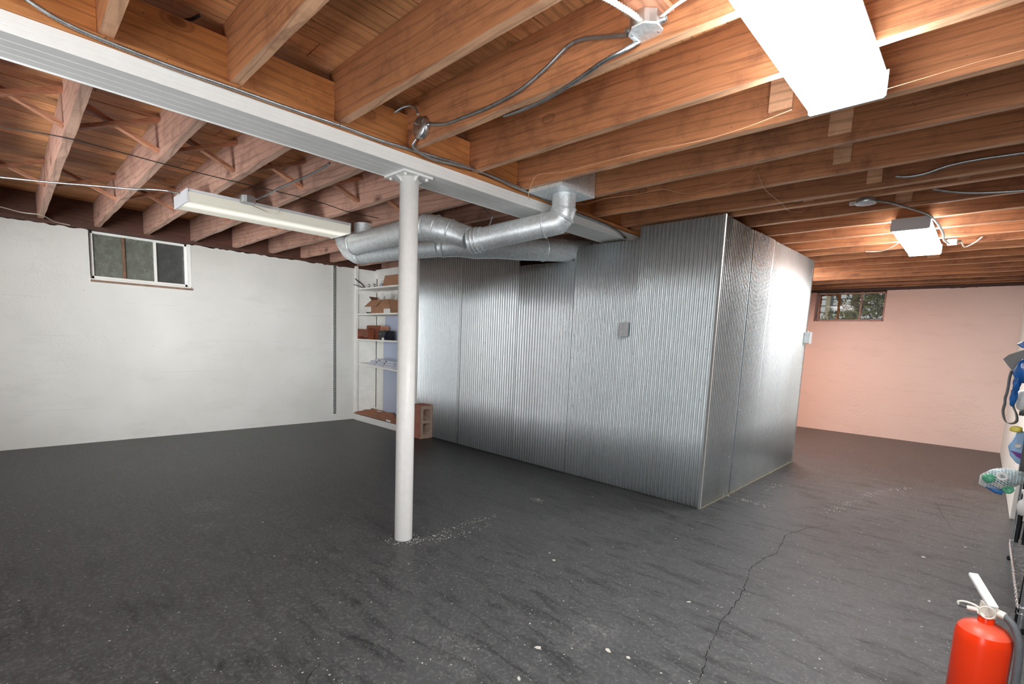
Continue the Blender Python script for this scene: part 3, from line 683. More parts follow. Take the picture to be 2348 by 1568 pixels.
# thin wire along joist nearest the duct boot
jy = 2.0 - TH - .003
tw = [on(1, jy - .03, 1213, 458), on(1, jy - .03, 1212, 440), on(1, jy - .01, 1220, 420), on(1, jy, 1232, 401)] + P(y=jy, pts=((1290, 394), (1360, 377), (1460, 352), (1600, 324), (1700, 296), (1815, 252)))
obj('bell_wire', wire(tw, .0017, 5), 'copper', label='thin tan wire tacked along the joist left of the glaring light', cat='wire')
jy2 = 2.0 - TH - .003
tw = P(y=jy2, pts=((2025, 207), (2150, 170), (2250, 140), (2348, 115), (2420, 90)))
obj('bell_wire', wire(tw, .0013, 5), 'copper', label='thin pale wire tacked along the joist right of the glaring light', cat='wire')
tw = [on(2, 2.17, 1312, 466), on(2, 2.165, 1340, 468), on(2, 2.165, 1390, 455), on(2, 2.165, 1460, 446), on(2, 2.165, 1520, 434), on(2, 2.17, 1570, 444), on(2, 2.17, 1620, 435), on(2, 2.17, 1690, 412), on(2, 2.175, 1735, 380)]
obj('bell_wire', wire(tw, .0014, 5), 'copper', label='thin tan wire drooping under the joists beside the duct elbow', cat='wire')
tw = [on(2, 2.178, 1738, 400), on(2, 2.165, 1755, 435), on(2, 2.165, 1790, 465), on(2, 2.16, 1808, 484), on(2, 2.155, 1820, 486), on(2, 2.16, 1838, 485), on(2, 2.17, 1850, 478)]
obj('bell_wire', wire(tw, .0014, 5), 'copper', label='thin wire loop hanging above the corrugated corner', cat='wire')
# left side wires
y_l = lambda z, pts: P(z=z, pts=pts)
obj('black_wire', wire(y_l(2.168, ((-60, 278), (0, 291), (80, 303), (160, 318), (270, 347), (380, 377), (520, 412), (640, 440), (740, 466), (800, 486), (868, 500))), .003, 6), 'dark_wire', label='thin black wire strung beneath the left joists', cat='wire')
obj('armoured_cable', bx(y_l(2.165, ((-80, 398), (0, 406), (120, 418), (220, 426), (300, 433), (345, 434), (385, 438), (430, 447))), .007), 'bx', label='armoured cable strung from the left edge to the dim light', cat='cable')
obj('white_cable', wire(y_l(2.15, ((-60, 462), (0, 474), (50, 487), (95, 493), (125, 508), (160, 516))), .004), 'romex', label='thin white cable sagging along the top of the white wall', cat='cable')
lj = thing('junction_box', (-4.0, 1.45, 2.16), 'small metal junction box beside the dim light', 'junction box')
lc = on(2, 2.10, 568, 466)
obj('box_body', octa(lc, .05, 2.104, 2.145), 'zinc', lj); obj('cover', octa(lc, .052, 2.099, 2.104), 'zinc', lj)
obj('armoured_cable', bx([lc + Vector((.04, .02, .02))] + y_l(2.165, ((600, 452), (650, 427), (700, 405), (735, 388), (756, 374))), .007), 'bx', label='armoured cable from the dim light up to the white beam', cat='cable')
obj('white_cable', wire([lc + Vector((.03, -.05, -.002)), on(2, 2.12, 600, 480), on(2, 2.11, 622, 490), on(2, 2.12, 638, 488), on(2, 2.16, 640, 478)], .003), 'romex', label='small wire loop over the lens of the dim light', cat='cable')
# right side
obj('armoured_cable', bx([on(1, 3.60, 2053, 404), on(1, 3.6, 2080, 405), on(1, 3.6, 2120, 398), on(1, 3.6, 2178, 379), on(1, 3.6, 2240, 366), on(1, 3.6, 2300, 357), on(1, 3.6, 2420, 340)], .0085), 'bx', label='armoured cable sagging between joists at the upper right edge', cat='cable')
obj('armoured_cable', bx([on(1, 4.12, 2140, 433), on(1, 4.12, 2190, 440), on(1, 4.12, 2250, 442), on(1, 4.12, 2348, 437), on(1, 4.12, 2420, 430)], .0085), 'bx', label='lower armoured cable between joists at the right edge', cat='cable')
rb = thing('junction_box', (-.65, 3.82, 2.15), 'round grey ceiling box hanging under the joists between the two bright lights', 'junction box')
rc = on(2, 2.15, 1985, 467)
obj('box_body', MB().lathe(rc, [(.05, .002), (.052, .006), (.052, .03), (0, .03)], 24), 'zinc', rb)
obj('cover', MB().lathe(rc, [(0, -.002), (.054, -.002), (.055, 0), (.055, .004)], 28), 'endcap', rb, label='pale round blank cover')
obj('connector', MB().box((rc.x - .085, rc.y - .012, 2.152), (rc.x - .05, rc.y + .012, 2.17)), 'zinc', rb)
cpt = [rc + Vector((.05, .02, .014)), on(2, 2.165, 2040, 464), on(2, 2.165, 2092, 479), on(2, 2.162, 2128, 492), on(2, 2.155, 2150, 512), on(2, 2.15, 2163, 535), on(2, 2.15, 2165, 550), on(2, 2.15, 2176, 558)]
obj('armoured_cable', bx(cpt, .0075), 'bx', label='armoured cable curving from the round ceiling box to the far light', cat='cable')
fb = thing('junction_box', (-.3, 5.1, 2.15), 'small white box on a strip at the right side of the far light', 'junction box')
fc = on(2, 2.15, 2183, 560)
obj('box_body', MB().box((fc.x - .03, fc.y - .05, 2.15), (fc.x + .03, fc.y + .05, 2.184)), 'cream_metal', fb, bevel=.002)
obj('connector', MB().lathe(fc + Vector((.03, 0, .018)), [(.012, 0), (.012, .022), (.008, .024)], 10, axis=(1, 0, 0)), 'zinc', fb)
obj('white_cable', wire([fc + Vector((.055, 0, .018)), on(2, 2.16, 2212, 566), on(2, 2.165, 2235, 556), on(2, 2.185, 2252, 543)], .005), 'romex', label='white cable leaving the small box beside the far light', cat='cable')
obj('white_cable', wire([on(2, 2.18, 1985, 577), on(2, 2.175, 2010, 577), on(2, 2.172, 2028, 574), on(2, 2.17, 2048, 564), on(2, 2.175, 2062, 556)], .004), 'romex', label='white cable on the left of the far light', cat='cable')
obj('black_wire', MB().tube(smooth_path([on(2, 2.395, 378, 46), on(2, 2.385, 410, 47), on(2, 2.385, 440, 44), on(2, 2.40, 458, 34)]), .006, 8), 'dark_wire', label='short black wire stub poking from the subfloor at the upper left', cat='wire')
sl = MB()
for (u, v) in ((241, 92), (549, 205), (778, 289), (1098, 392)):
    p = on(0, -2.235, u, v); sl.tube([p + Vector((0, -.004, -.013)), p + Vector((.013, -.002, 0)), p + Vector((0, .004, .012))], .0022, 6)
obj('cable_staple', sl, 'rust', beam, kind='stuff')

# ------------------------------------------------------------------ ducts
def seam(m, c, d, r): m.lathe(c, [(r, -.007), (r + .006, -.002), (r + .006, .002), (r, .007)], 28, axis=d)
boot = thing('supply_duct', (-2.07, 2.58, 1.97), 'round galvanised duct with elbow dropping from a rectangular boot beside the beam', 'duct')
obj('boot_box', MB().box((-2.205, 2.415, 2.155), (-1.94, 2.765, JT0 - .002)), 'duct', boot, label='rectangular sheet metal boot', bevel=.002)
ex, ey, er = -2.05, 2.585, .076
m = MB().tube([(ex, ey, 2.154), (ex, ey, 2.13), (ex, ey, 2.06)], er, 28); obj('drop_pipe', m, 'duct', boot)
de = Vector((-2.62, 2.335, 1.89)); ds = Vector((ex - .02, ey - .015, 1.985)); dd_ = (de - ds).normalized()
el = []
a3 = [(ex, ey, 2.06), (ex - .012, ey, 2.03), (ex - .035, ey, 2.0), (ex - .075, ey, 1.978), (ex - .12, ey, 1.97)]
m = MB()
for i in range(4): m.tube([a3[i], a3[i + 1]], er + .001 * (i % 2), 28)
m = MB().tube([(ex, ey, 2.065), (ex, ey, 2.04), (ex - .005, ey - .004, 2.012), ds, ds + dd_ * .06, ds + dd_ * .12], er + .002, 28)
seam(m, (ex, ey, 2.06), (0, 0, 1), er + .002); seam(m, (ex - .004, ey - .004, 2.015), (.4, .2, .9), er + .003); seam(m, ds + dd_ * .1, dd_, er + .002)
obj('elbow', m, 'duct', boot, label='segmented elbow')
de = Vector((-2.62, 2.335, 1.89)); ds = Vector((ex - .02, ey - .015, 1.985)); dd_ = (de - ds).normalized()
m = MB().tube([ds + dd_ * .10, ds + dd_ * .3, de], er, 28); obj('round_pipe', m, 'duct', boot)
m = MB().tube([de - dd_ * .06, de + dd_ * .03], er + .007, 28)
for k in range(3): seam(m, de + dd_ * (.03 - k * .028), dd_, er + .007)
obj('collar', m, 'duct', boot, label='crimped collar')
d2 = thing('branch_duct', (-3.4, 2.2, 1.99), 'upper round galvanised duct running left behind the post to the ceiling', 'duct')
m = MB().tube([(-4.0, 2.19, 1.99), (-3.5, 2.17, 1.992), (-3.02, 2.16, 1.995)], .086, 28); obj('round_pipe', m, 'duct', d2)
m = MB().tube([(-3.04, 2.16, 1.995), (-2.96, 2.165, 1.993), (-2.88, 2.19, 1.98), (-2.79, 2.24, 1.955), (-2.72, 2.285, 1.93), (-2.67, 2.31, 1.91)], [.088, .088, .088, .085, .08, .078], 28)
seam(m, (-3.02, 2.16, 1.995), (1, 0, 0), .088); seam(m, (-2.95, 2.167, 1.992), (.95, .2, -.1), .088); seam(m, (-2.87, 2.195, 1.978), (.9, .4, -.25), .088); seam(m, (-2.78, 2.245, 1.952), (.8, .45, -.3), .085)
obj('elbow', m, 'duct', d2)
m = MB().tube([(-4.0, 2.19, 1.99), (-4.05, 2.20, 1.998), (-4.10, 2.24, 2.01), (-4.12, 2.30, 2.05), (-4.12, 2.33, 2.12), (-4.12, 2.33, 2.2)], .087, 28)
seam(m, (-4.02, 2.19, 1.99), (1, 0, 0), .087); obj('end_elbow', m, 'duct', d2)
d3 = thing('trunk_duct', (-3.3, 2.9, 1.94), 'lower galvanised duct running from the left ceiling into the notch of the metal room', 'duct')
m = MB().tube([(-4.12, 2.32, 1.93), (-3.6, 2.40, 1.93), (-3.22, 2.5, 1.935)], .076, 28); obj('round_pipe', m, 'duct', d3)
m = MB().tube([(-3.24, 2.495, 1.935), (-3.12, 2.6, 1.95), (-3.08, 2.75, 1.965), (-3.02, 2.9, 1.985)], [.078, .085, .098, .1], 28); seam(m, (-3.2, 2.52, 1.938), (.8, .5, 0), .08); obj('reducer', m, 'duct', d3)
m = MB().tube([(-3.03, 2.88, 1.985), (-2.95, 3.15, 2.0), (-2.84, 3.5, 2.03), (-2.74, 3.75, 2.05), (-2.62, 4.1, 2.05), (-2.5, 4.5, 2.05)], .098, 28); seam(m, (-2.88, 3.38, 2.02), (.3, .9, .05), .099); obj('round_pipe', m, 'duct', d3)
m = MB().tube([(-4.12, 2.32, 1.93), (-4.2, 2.31, 1.935), (-4.3, 2.30, 1.99), (-4.42, 2.3, 2.08), (-4.5, 2.3, 2.16)], [.078, .08, .095, .085, .06], 28)
seam(m, (-4.14, 2.32, 1.93), (1, -.1, 0), .079); obj('take_off', m, 'duct', d3, label='flared take-off')
obj('hanger_strap', MB().bar(on(1, 2.62, 1104, 472), on(1, 2.62, 1129, 497), .012, .001) .bar(on(1, 2.62, 1129, 497), on(1, 2.62, 1121, 520), .012, .001), 'zinc', label='bent metal hanger strap above the duct junction', cat='strap')
obj('dark_plenum', MB().box((-4.0, 2.70, 2.15), (-3.6, 2.76, 2.36)), 'duct', label='dark sheet metal duct box up between left joists', cat='duct')

# ------------------------------------------------------------------ wall channel
ch = thing('wall_channel', (XL + .01, 3.2, .1), 'dark slotted metal strip fixed upright on the white wall', 'channel')
obj('strip', MB().box((XL + .014, 3.189, .10), (XL + .002, 3.217, 2.137)), 'dark_grey', ch)
for dy in (-.004, .024): obj('edge', MB().box((XL + .018, 3.189 + dy, .10), (XL + .001, 3.193 + dy, 2.14)), 'zinc', ch)
m = MB()
for k in range(70): m.box((XL + .0145, 3.199, .12 + k * .0285), (XL + .0135, 3.207, .136 + k * .0285))
obj('slots', m, 'white_paint', ch, kind='stuff')

# ------------------------------------------------------------------ built-in shelving in the corner
sh = thing('shelving', (-5.8, 3.65, 0), 'tall built-in white shelves in the corner behind the post', 'shelves')
SX0, SX1, SY0, SY1 = XL + .003, -5.105, 3.52, 3.84
obj('front_post', MB().box((SX0, SY0 - .02, .002), (SX0 + .045, SY0 + .02, 2.168)), 'shelf_paint', sh, bevel=.003)
obj('side_panel', MB().box((SX0, SY0 + .02, .002), (SX0 + .014, SY1, 2.14)), 'shelf_paint', sh)
obj('back_panel', MB().box((SX0 + .014, SY1, .002), (SX1, SY1 + .012, 2.16)), 'shelf_paint', sh)
obj('end_panel', MB().box((SX1, SY0 + .1, .002), (SX1 + .018, SY1, 2.14)), 'shelf_paint', sh)
obj('top_rail', MB().box((SX0 + .015, SY1 - .016, 2.03), (SX1, SY1 - .001, 2.15)), 'shelf_paint', sh)
obj('top_rail', MB().box((SX0 + .0145, SY0 + .021, 2.03), (SX0 + .03, SY1 - .016, 2.135)), 'shelf_paint', sh)
obj('corner_gap', MB().box((SX0 + .0305, SY1 - .004, .15), (SX0 + .044, SY1 - .0005, 2.03)), 'gap', sh)
SZ = [1.862, 1.512, 1.158, .822]
for k, z in enumerate(SZ):
    tilt = -.05 if k == 3 else .0
    m = MB(); m.prism([(SX0 + .0455, SY0 - .004, z - .02), (SX1 - .001, SY0 - .004, z - .02 + tilt), (SX1 - .001, SY0 - .004, z + tilt), (SX0 + .0455, SY0 - .004, z)], (0, SY1 - SY0 - .032, 0))
    obj('shelf_board', m, 'shelf_paint', sh, bevel=.001)
    obj('shelf_cleat', MB().box((SX0 + .0145, SY0 + .022, z - .075), (SX0 + .032, SY1 - .03, z - .021)), 'shelf_paint', sh)
obj('shelf_cleat', MB().box((SX0 + .0145, SY0 + .022, .42), (SX0 + .032, SY1 - .03, .47)), 'shelf_paint', sh)
obj('base_board', MB().box((SX0 + .046, SY0 - .045, .002), (SX1 + .02, SY0 - .025, .085)), 'white_paint', sh)
obj('base_top', MB().box((SX0 + .046, SY0 - .0245, .07), (SX1 + .02, SY1 - .005, .085)), 'shelf_paint', sh)
obj('board', MB().bar((-5.57, SY1 - .035, .78), (-5.57, SY1 - .034, .781), .01, .01).v and MB().box((-6.17, SY1 - .03, .09), (-5.14, SY1 - .02, 1.135)), 'blue_board', label='pale blue board standing at the back of the lower shelves', cat='board')
obj('board', MB().box((-6.13, SY1 - .03, 1.165), (-5.12, SY1 - .02, 1.485)), 'blue_board', label='pale blue board behind the wooden boxes on the third shelf', cat='board')
# things on the shelves
def sp(z, u, v): return on(2, z, u, v)
z1, z2, z3 = SZ[0] + .0005, SZ[1] + .0005, SZ[2] + .0005
# top shelf
m = MB().tube(smooth_path([(-6.33, 3.6, z1 + .006), (-6.37, 3.58, z1 + .06), (-6.375, 3.50, z1 + .11), (-6.39, 3.485, z1 + .13)]), .007, 6)
m.tube(smooth_path([(-6.33, 3.6, z1 + .006), (-6.37, 3.53, z1 + .03), (-6.385, 3.485, z1 + .04), (-6.41, 3.47, z1 + .05)]), .005, 6)
m.tube(smooth_path([(-6.33, 3.6, z1 + .006), (-6.2, 3.62, z1 + .006), (-6.0, 3.6, z1 + .006)]), .006, 6)
obj('cable_coil', m, 'black', label='black cables curling off the left end of the top shelf', cat='cable')
for k, (xx, lab) in enumerate(((-6.18, 'small chrome knob at the left of the top shelf'), (-6.04, 'small chrome knob in the middle of the top shelf'))):
    t = thing('metal_knob', (xx, 3.58, z1), lab, 'knob', 'knobs on the top shelf')
    obj('stem', MB().lathe((xx, 3.58, z1), [(0, .0), (.012, .0), (.008, .02)], 14), 'black', t); obj('ball', MB().lathe((xx, 3.58, z1 + .035), [(0, -.02), (.013, -.015), (.019, 0), (.013, .015), (0, .02)], 16), 'chrome', t)
t = thing('desk_fan', (-5.95, 3.65, z1), 'small round wire-framed gadget on the top shelf beside the open box flap', 'gadget')
obj('wire_arc', MB().tube([(-5.95 + .06 * math.cos(a), 3.65, z1 + .01 + .085 * math.sin(a)) for a in [math.pi * k / 16 for k in range(17)]], .003, 6), 'zinc', t)
obj('body', MB().lathe((-5.95, 3.66, z1), [(0, 0), (.05, 0), (.045, .05), (.02, .06), (0, .06)], 16), 'blue_board', t)
obj('camera_bag', MB().lathe((-5.82, 3.62, z1), [(0, 0), (.045, 0), (.05, .03), (.03, .06), (.02, .085), (0, .09)], 10), 'navy', label='dark lumpy pouch on the top shelf beside the cardboard', cat='bag')
t = thing('cardboard_box', (-5.6, 3.62, z1), 'cardboard box with slanted flap on the top shelf', 'box')
obj('carton', MB().prism([(-5.78, 3.56, z1), (-5.72, 3.56, z1 + .13), (-5.3, 3.56, z1 + .13), (-5.3, 3.56, z1)], (0, .2, 0)), 'card', t, bevel=.002)
obj('flap', MB().prism([(-5.785, 3.545, z1 + .001), (-5.725, 3.545, z1 + .135), (-5.35, 3.545, z1 + .135), (-5.35, 3.545, z1 + .001)], (0, .003, 0)), 'card', t)
# second shelf: open carton with papers
t = thing('open_carton', (-5.75, 3.6, z2), 'open cardboard carton stuffed with white papers on the second shelf', 'box')
cx0, cx1, cy0, cy1, ch_ = -6.04, -5.58, 3.53, 3.76, .175
m = MB()
m.box((cx0, cy0, z2), (cx1, cy0 + .004, z2 + ch_)); m.box((cx0, cy1, z2), (cx1, cy1 + .004, z2 + ch_)); m.box((cx0, cy0 + .004, z2), (cx0 + .004, cy1, z2 + ch_)); m.box((cx1 - .004, cy0 + .004, z2), (cx1, cy1, z2 + ch_)); m.box((cx0 + .004, cy0 + .004, z2), (cx1 - .004, cy1, z2 + .004))
obj('carton', m, 'card', t)
def flap(p, q, ext): return MB().prism([p, q, Vector(q) + Vector(ext) + (Vector(p) - Vector(q)) * .12, Vector(p) + Vector(ext) - (Vector(p) - Vector(q)) * .12], (0, .003, 0.002))
obj('flap', MB().prism([(cx0 + .0, cy0 - .001, z2 + ch_), (cx0 + .28, cy0 - .001, z2 + ch_), (cx0 + .2, cy0 - .05, z2 + .085), (cx0 - .10, cy0 - .05, z2 + .085)], (0, .003, .002)), 'card', t)
obj('flap', MB().prism([(cx0 + .3, cy0 - .001, z2 + ch_), (cx1, cy0 - .001, z2 + ch_), (cx1 + .04, cy0 - .04, z2 + .11), (cx0 + .34, cy0 - .04, z2 + .11)], (0, .003, .002)), 'card', t)
obj('flap', MB().prism([(cx0, cy0 + .01, z2 + ch_), (cx0, cy1, z2 + ch_), (cx0 - .07, cy1, z2 + ch_ + .05), (cx0 - .07, cy0 + .01, z2 + ch_ + .05)], (.003, 0, .003)), 'red_wood', t, label='dark inner flap')
t2 = thing('paper_bundle', (-5.83, 3.64, z2 + .1), 'crumpled white papers sticking out of the open carton', 'papers')
for k, (a, b, h, dx, tl_) in enumerate(((-5.98, -5.86, .15, .03, 0), (-5.92, -5.70, .13, -.02, 1), (-5.72, -5.62, .10, .0, 2))):
    zb = z2 + ch_ - .06
    obj('sheet', MB().prism([(a, 3.6 + k * .03, zb), (b, 3.6 + k * .03, zb), (b - .03 + dx, 3.62 + k * .03, zb + h), ((a + b) / 2 - .02, 3.63 + k * .03, zb + h + .015), (a + .03, 3.61 + k * .03, zb + h * .9)], (0, .004, .001)), 'paper', t2)
obj('paper_handle', MB().bar((-5.93, 3.58, z2 + ch_ + .0), (-5.97, 3.57, z2 + ch_ + .14), .012, .003), 'paper', t2)
for k, lab in enumerate(('black-edged book lying at the left of the second shelf, lower of two', 'pale book on top of the black-edged book on the second shelf')):
    obj('book', MB().box((-6.22 + .015 * k, 3.56, z2 + .055 * 0 + .02 * k), (-6.05, 3.72, z2 + .0195 + .02 * k)), 'black' if k == 0 else 'paper', label=lab, cat='book', group='books on the second shelf', bevel=.001)
t = thing('small_carton', (-5.6, 3.52, z2), 'small white and blue carton at the front of the second shelf', 'box')
obj('carton', MB().box((-5.71, 3.523, z2), (-5.56, 3.528, z2 + .055)).box((-5.71, 3.5285, z2), (-5.56, 3.5295, z2 + .05)), 'paper', t)
# third shelf
t = thing('wooden_rack', (-6.2, 3.56, z3), 'low brown wooden slotted rack at the front left of the third shelf', 'rack')
obj('front_board', MB().box((-6.39, 3.53, z3 + .035), (-6.12, 3.545, z3 + .135)), 'red_wood', t, bevel=.002)
obj('end_board', MB().box((-6.40, 3.53, z3), (-6.391, 3.62, z3 + .14)), 'red_wood', t); obj('end_board', MB().box((-6.119, 3.53, z3), (-6.11, 3.62, z3 + .135)), 'red_wood', t)
obj('floor_board', MB().box((-6.39, 3.55, z3), (-6.12, 3.62, z3 + .012)), 'sill_wood', t)
for k in range(8): obj('divider', MB().box((-6.37 + k * .033, 3.552, z3 + .0125), (-6.364 + k * .033, 3.6, z3 + .03)), 'red_wood', t)
t = thing('wooden_box', (-6.1, 3.7, z3), 'taller brown wooden box behind the slotted rack on the third shelf', 'box')
obj('front_board', MB().box((-6.345, 3.65, z3), (-5.99, 3.662, z3 + .195)), 'red_wood', t, bevel=.002); obj('end_board', MB().box((-5.989, 3.65, z3), (-5.975, 3.78, z3 + .19)), 'brace_wood', t, label='lighter wood end'); obj('end_board', MB().box((-6.36, 3.65, z3), (-6.346, 3.78, z3 + .19)), 'red_wood', t); obj('back_board', MB().box((-6.345, 3.77, z3), (-5.99, 3.78, z3 + .19)), 'red_wood', t)
t = thing('speaker', (-5.85, 3.62, z3), 'small black speaker box on the third shelf', 'speaker')
obj('case', MB().box((-5.93, 3.58, z3), (-5.77, 3.74, z3 + .125)), 'black', t, bevel=.003); obj('dial', MB().lathe((-5.88, 3.579, z3 + .08), [(0, -.003), (.006, -.003), (.006, 0)], 12, axis=(0, 1, 0)), 'chrome', t)
t = thing('clamp_lamp', (-5.74, 3.57, z3), 'black angled gadget with white tag beside the speaker on the third shelf', 'gadget')
obj('arm', MB().bar((-5.76, 3.56, z3 + .005), (-5.70, 3.56, z3 + .12), .02, .02), 'navy', t); obj('tag', MB().box((-5.77, 3.535, z3), (-5.72, 3.54, z3 + .03)), 'paper', t); obj('foot', MB().box((-5.79, 3.545, z3), (-5.70, 3.6, z3 + .012)), 'navy', t)
# fourth shelf: clear cases stacked
MT['clear'] = plain('cloudy clear plastic', lin(206, 210, 224), .2, 0, .1, 30)
zz = SZ[3]
for k, (a, b, dz, dy, lab) in enumerate(((-6.12, -5.50, .0, 0, 'bottom clear plastic case of the stack on the fourth shelf'), (-6.08, -5.5, .031, .01, 'middle clear plastic case of the stack on the fourth shelf'), (-5.99, -5.52, .062, .02, 'top clear plastic case of the stack on the fourth shelf'))):
    t = thing('plastic_case', ((a + b) / 2, 3.6, zz - .03 + dz), lab, 'case', 'clear cases on the fourth shelf')
    sl_ = -.05 / 1.3; zl = lambda x: zz + (x - (SX0 + .0455)) * sl_ * 1.0 + .001 + dz
    for (nm, lo_, hi_, mt) in (('tray', 0, .018, 'clear'), ('lid', .0185, .029, 'clear')):
        obj(nm, MB().prism([(a, 3.54 + dy, zl(a) + lo_), (b, 3.54 + dy, zl(b) + lo_), (b, 3.54 + dy, zl(b) + hi_), (a, 3.54 + dy, zl(a) + hi_)], (0, .2, 0)), mt, t, bevel=.002)
    for q in (.25, .6): obj('latch', MB().box((a + (b - a) * q, 3.536 + dy, zl(a + (b - a) * q) + .008), (a + (b - a) * q + .03, 3.5398 + dy, zl(a + (b - a) * q) + .024)), 'pink_trim' if k == 0 else 'dark_grey', t)
# flattened paper sack on the base
m = MB(); NX, NY = 22, 8; rr = random.Random(5); vs = []
for i in range(NX + 1):
    for j in range(NY + 1):
        x = -6.40 + 1.2 * i / NX; y = 3.47 + .30 * j / NY
        z = .09 + .03 * (j / NY) + .018 * abs(math.sin(i * .7 + j * .9)) * (.4 + .6 * j / NY) + rr.uniform(0, .006)
        vs.append((x, y, z))
m.add(vs, [(i * (NY + 1) + j, (i + 1) * (NY + 1) + j, (i + 1) * (NY + 1) + j + 1, i * (NY + 1) + j + 1) for i in range(NX) for j in range(NY)])
t = thing('paper_sack', (-5.8, 3.6, .088), 'flattened brown paper sack lying on the base of the white shelves', 'sack')
o = obj('sheet', m, 'kraft', t); sd = o.modifiers.new('s', 'SOLIDIFY'); sd.thickness = .004; sd.offset = 1
obj('label', MB().box((-5.52, 3.462, .1), (-5.42, 3.466, .125)), 'paper', t, label='white sticker'); obj('label', MB().box((-6.10, 3.66, .142), (-6.0, 3.70, .144)), 'paper', t, label='white sticker')
obj('dark_rod', MB().tube([(-5.75, 3.72, .16), (-5.35, 3.55, .15)], .008, 8), 'dark_wire', label='thin dark rod lying on the brown paper sack', cat='rod')

# ------------------------------------------------------------------ concrete block on end
def block():
    t = thing('concrete_block', (-4.83, 3.53, 0), 'reddish concrete block standing on end against the corrugated steel', 'block')
    x1, x0, y0, y1, h = -4.722, -4.925, 3.432, 3.612, .398
    MT['cmu_face'] = plain('bare concrete', lin(190, 164, 146), .9, 0, .15, 30, .6); MT['cmu_red'] = plain('red painted concrete', lin(176, 116, 98), .9, 0, .12, 14, .6)
    # section in the y-z plane with two rounded holes, run through along x
    def rr_(cy, cz, hw, hh, r, n=5):
        out = []
        for sx, sz, a0 in ((1, -1, -90), (1, 1, 0), (-1, 1, 90), (-1, -1, 180)):
            for k in range(n + 1):
                a = math.radians(a0 + 90 * k / n); out.append((cy + sx * (hw - r) + r * math.cos(a), cz + sz * (hh - r) + r * math.sin(a)))
        return out
    m = MB(); cyc = (y0 + y1) / 2
    holes = [rr_(cyc, .115, .052, .068, .022), rr_(cyc, .285, .052, .068, .022)]
    N = len(holes[0])
    def outer(cz, lo, hi):      # matching outer ring for one cell
        out = []
        for (yy, z) in rr_(cyc, cz, .052, .068, .022):
            dy, dz = yy - cyc, z - cz
            s_ = min(((y1 - y0) / 2) / abs(dy) if dy else 9e9, ((hi - cz) if dz > 0 else (cz - lo)) / abs(dz) if dz else 9e9)
            out.append((cyc + dy * s_, cz + dz * s_))
        return out
    for hl, cz, lo, hi in ((holes[0], .115, 0, .2), (holes[1], .285, .2, h)):
        ou = outer(cz, lo, hi)
        for xx, flip in ((x1, 0), (x0, 1)):
            vs = [(xx, a, b) for a, b in ou] + [(xx, a, b) for a, b in hl]
            fs = [(i, (i + 1) % N, N + (i + 1) % N, N + i) for i in range(N)]
            m.add(vs, fs if not flip else [f[::-1] for f in fs])
            m.add([(xx, y, z) for y, z in ((y0, lo), (y1, lo), (y1, hi), (y0, hi))], []) 
            # corner fillers
            for cyy, czz in ((y0, lo), (y1, lo), (y0, hi), (y1, hi)):
                near = sorted(ou, key=lambda q: (q[0] - cyy) ** 2 + (q[1] - czz) ** 2)[:6]
                e1 = [q for q in near if abs(q[0] - cyy) < 1e-6]; e2 = [q for q in near if abs(q[1] - czz) < 1e-6]
                if e1 and e2: m.add([(xx, cyy, czz), (xx, *e1[0]), (xx, *e2[0])], [(0, 1, 2)])
        m.add([(x1, a, b) for a, b in hl] + [(x0, a, b) for a, b in hl], [(i, N + i, N + (i + 1) % N, (i + 1) % N) for i in range(N)])
    obj('core', m, 'cmu_face', t)
    sk = MB().box((x0, y0 - .001, 0.001), (x1 - .002, y0 - .004, h)).box((x0, y0, h), (x1 - .002, y1, h + .003)).box((x0, y1, 0.001), (x1 - .002, y1 + .003, h)).box((x0, y0, .0005), (x1 - .002, y0 + .04, .004)).box((x0, y1 - .04, .0005), (x1 - .002, y1, .004))
    obj('face_shell', sk, 'cmu_red', t, label='red outer faces')
block()

# ------------------------------------------------------------------ fire extinguisher
fe = thing('fire_extinguisher', (.085, 2.03, 0), 'red fire extinguisher with cream lever standing on the floor at the lower right', 'fire extinguisher')
c = Vector((.085, 2.03, 0)); r = .065
obj('cylinder', MB().lathe(c, [(0, .002), (r - .008, .002), (r, .010), (r, .365), (r * .985, .378), (r * .93, .392)], 48), 'red', fe)
obj('dome', MB().lathe(c, [(r * .93, .392), (r * .8, .405), (r * .6, .413), (r * .36, .418), (.018, .42)], 48), 'red_dusty', fe, label='dusty rounded shoulder')
obj('neck', MB().lathe(c, [(.019, .417), (.019, .441), (.0175, .443), (0, .443)], 24), 'red', fe)
obj('collar_ring', MB().lathe(c, [(.020, .440), (.022, .441), (.022, .446), (.0, .446)], 24), 'cream_metal', fe)
d = Vector((-.80, -.60, 0)).normalized(); sd_ = Vector((d.y, -d.x, 0))  # lever direction, toward the left of the picture
d = (on(2, .50, 2235, 1335) - on(2, .47, 2280, 1398)); d.z = 0; d.normalize(); sd_ = Vector((-d.y, d.x, 0))
vb = MB().prism([c + d * -.022 + sd_ * -.012 + Vector((0, 0, .446)), c + d * .022 + sd_ * -.012 + Vector((0, 0, .446)), c + d * .018 + sd_ * -.012 + Vector((0, 0, .48)), c + d * -.026 + sd_ * -.012 + Vector((0, 0, .478))], sd_ * .024)
obj('valve_body', vb, 'cream_metal', fe, bevel=.002)
tip = c + d * .105 + Vector((0, 0, .525)); hin = c + d * -.026 + Vector((0, 0, .478))
obj('lever', MB().bar(hin, tip, .024, .012, up=(0, 0, 1)), 'white_plastic', fe, bevel=.003, label='long white top lever')
tip2 = on(2, .447, 2216, 1391); m = MB().bar(c + d * .012 + Vector((0, 0, .450)), tip2, .018, .006)
d2_ = (tip2 - c); d2_.z = 0; d2_.normalize()
obj('carry_handle', m, 'cream_metal', fe, bevel=.001); obj('handle_tip', MB().bar(tip2, tip2 + d2_ * .016, .02, .007), 'dark_grey', fe)
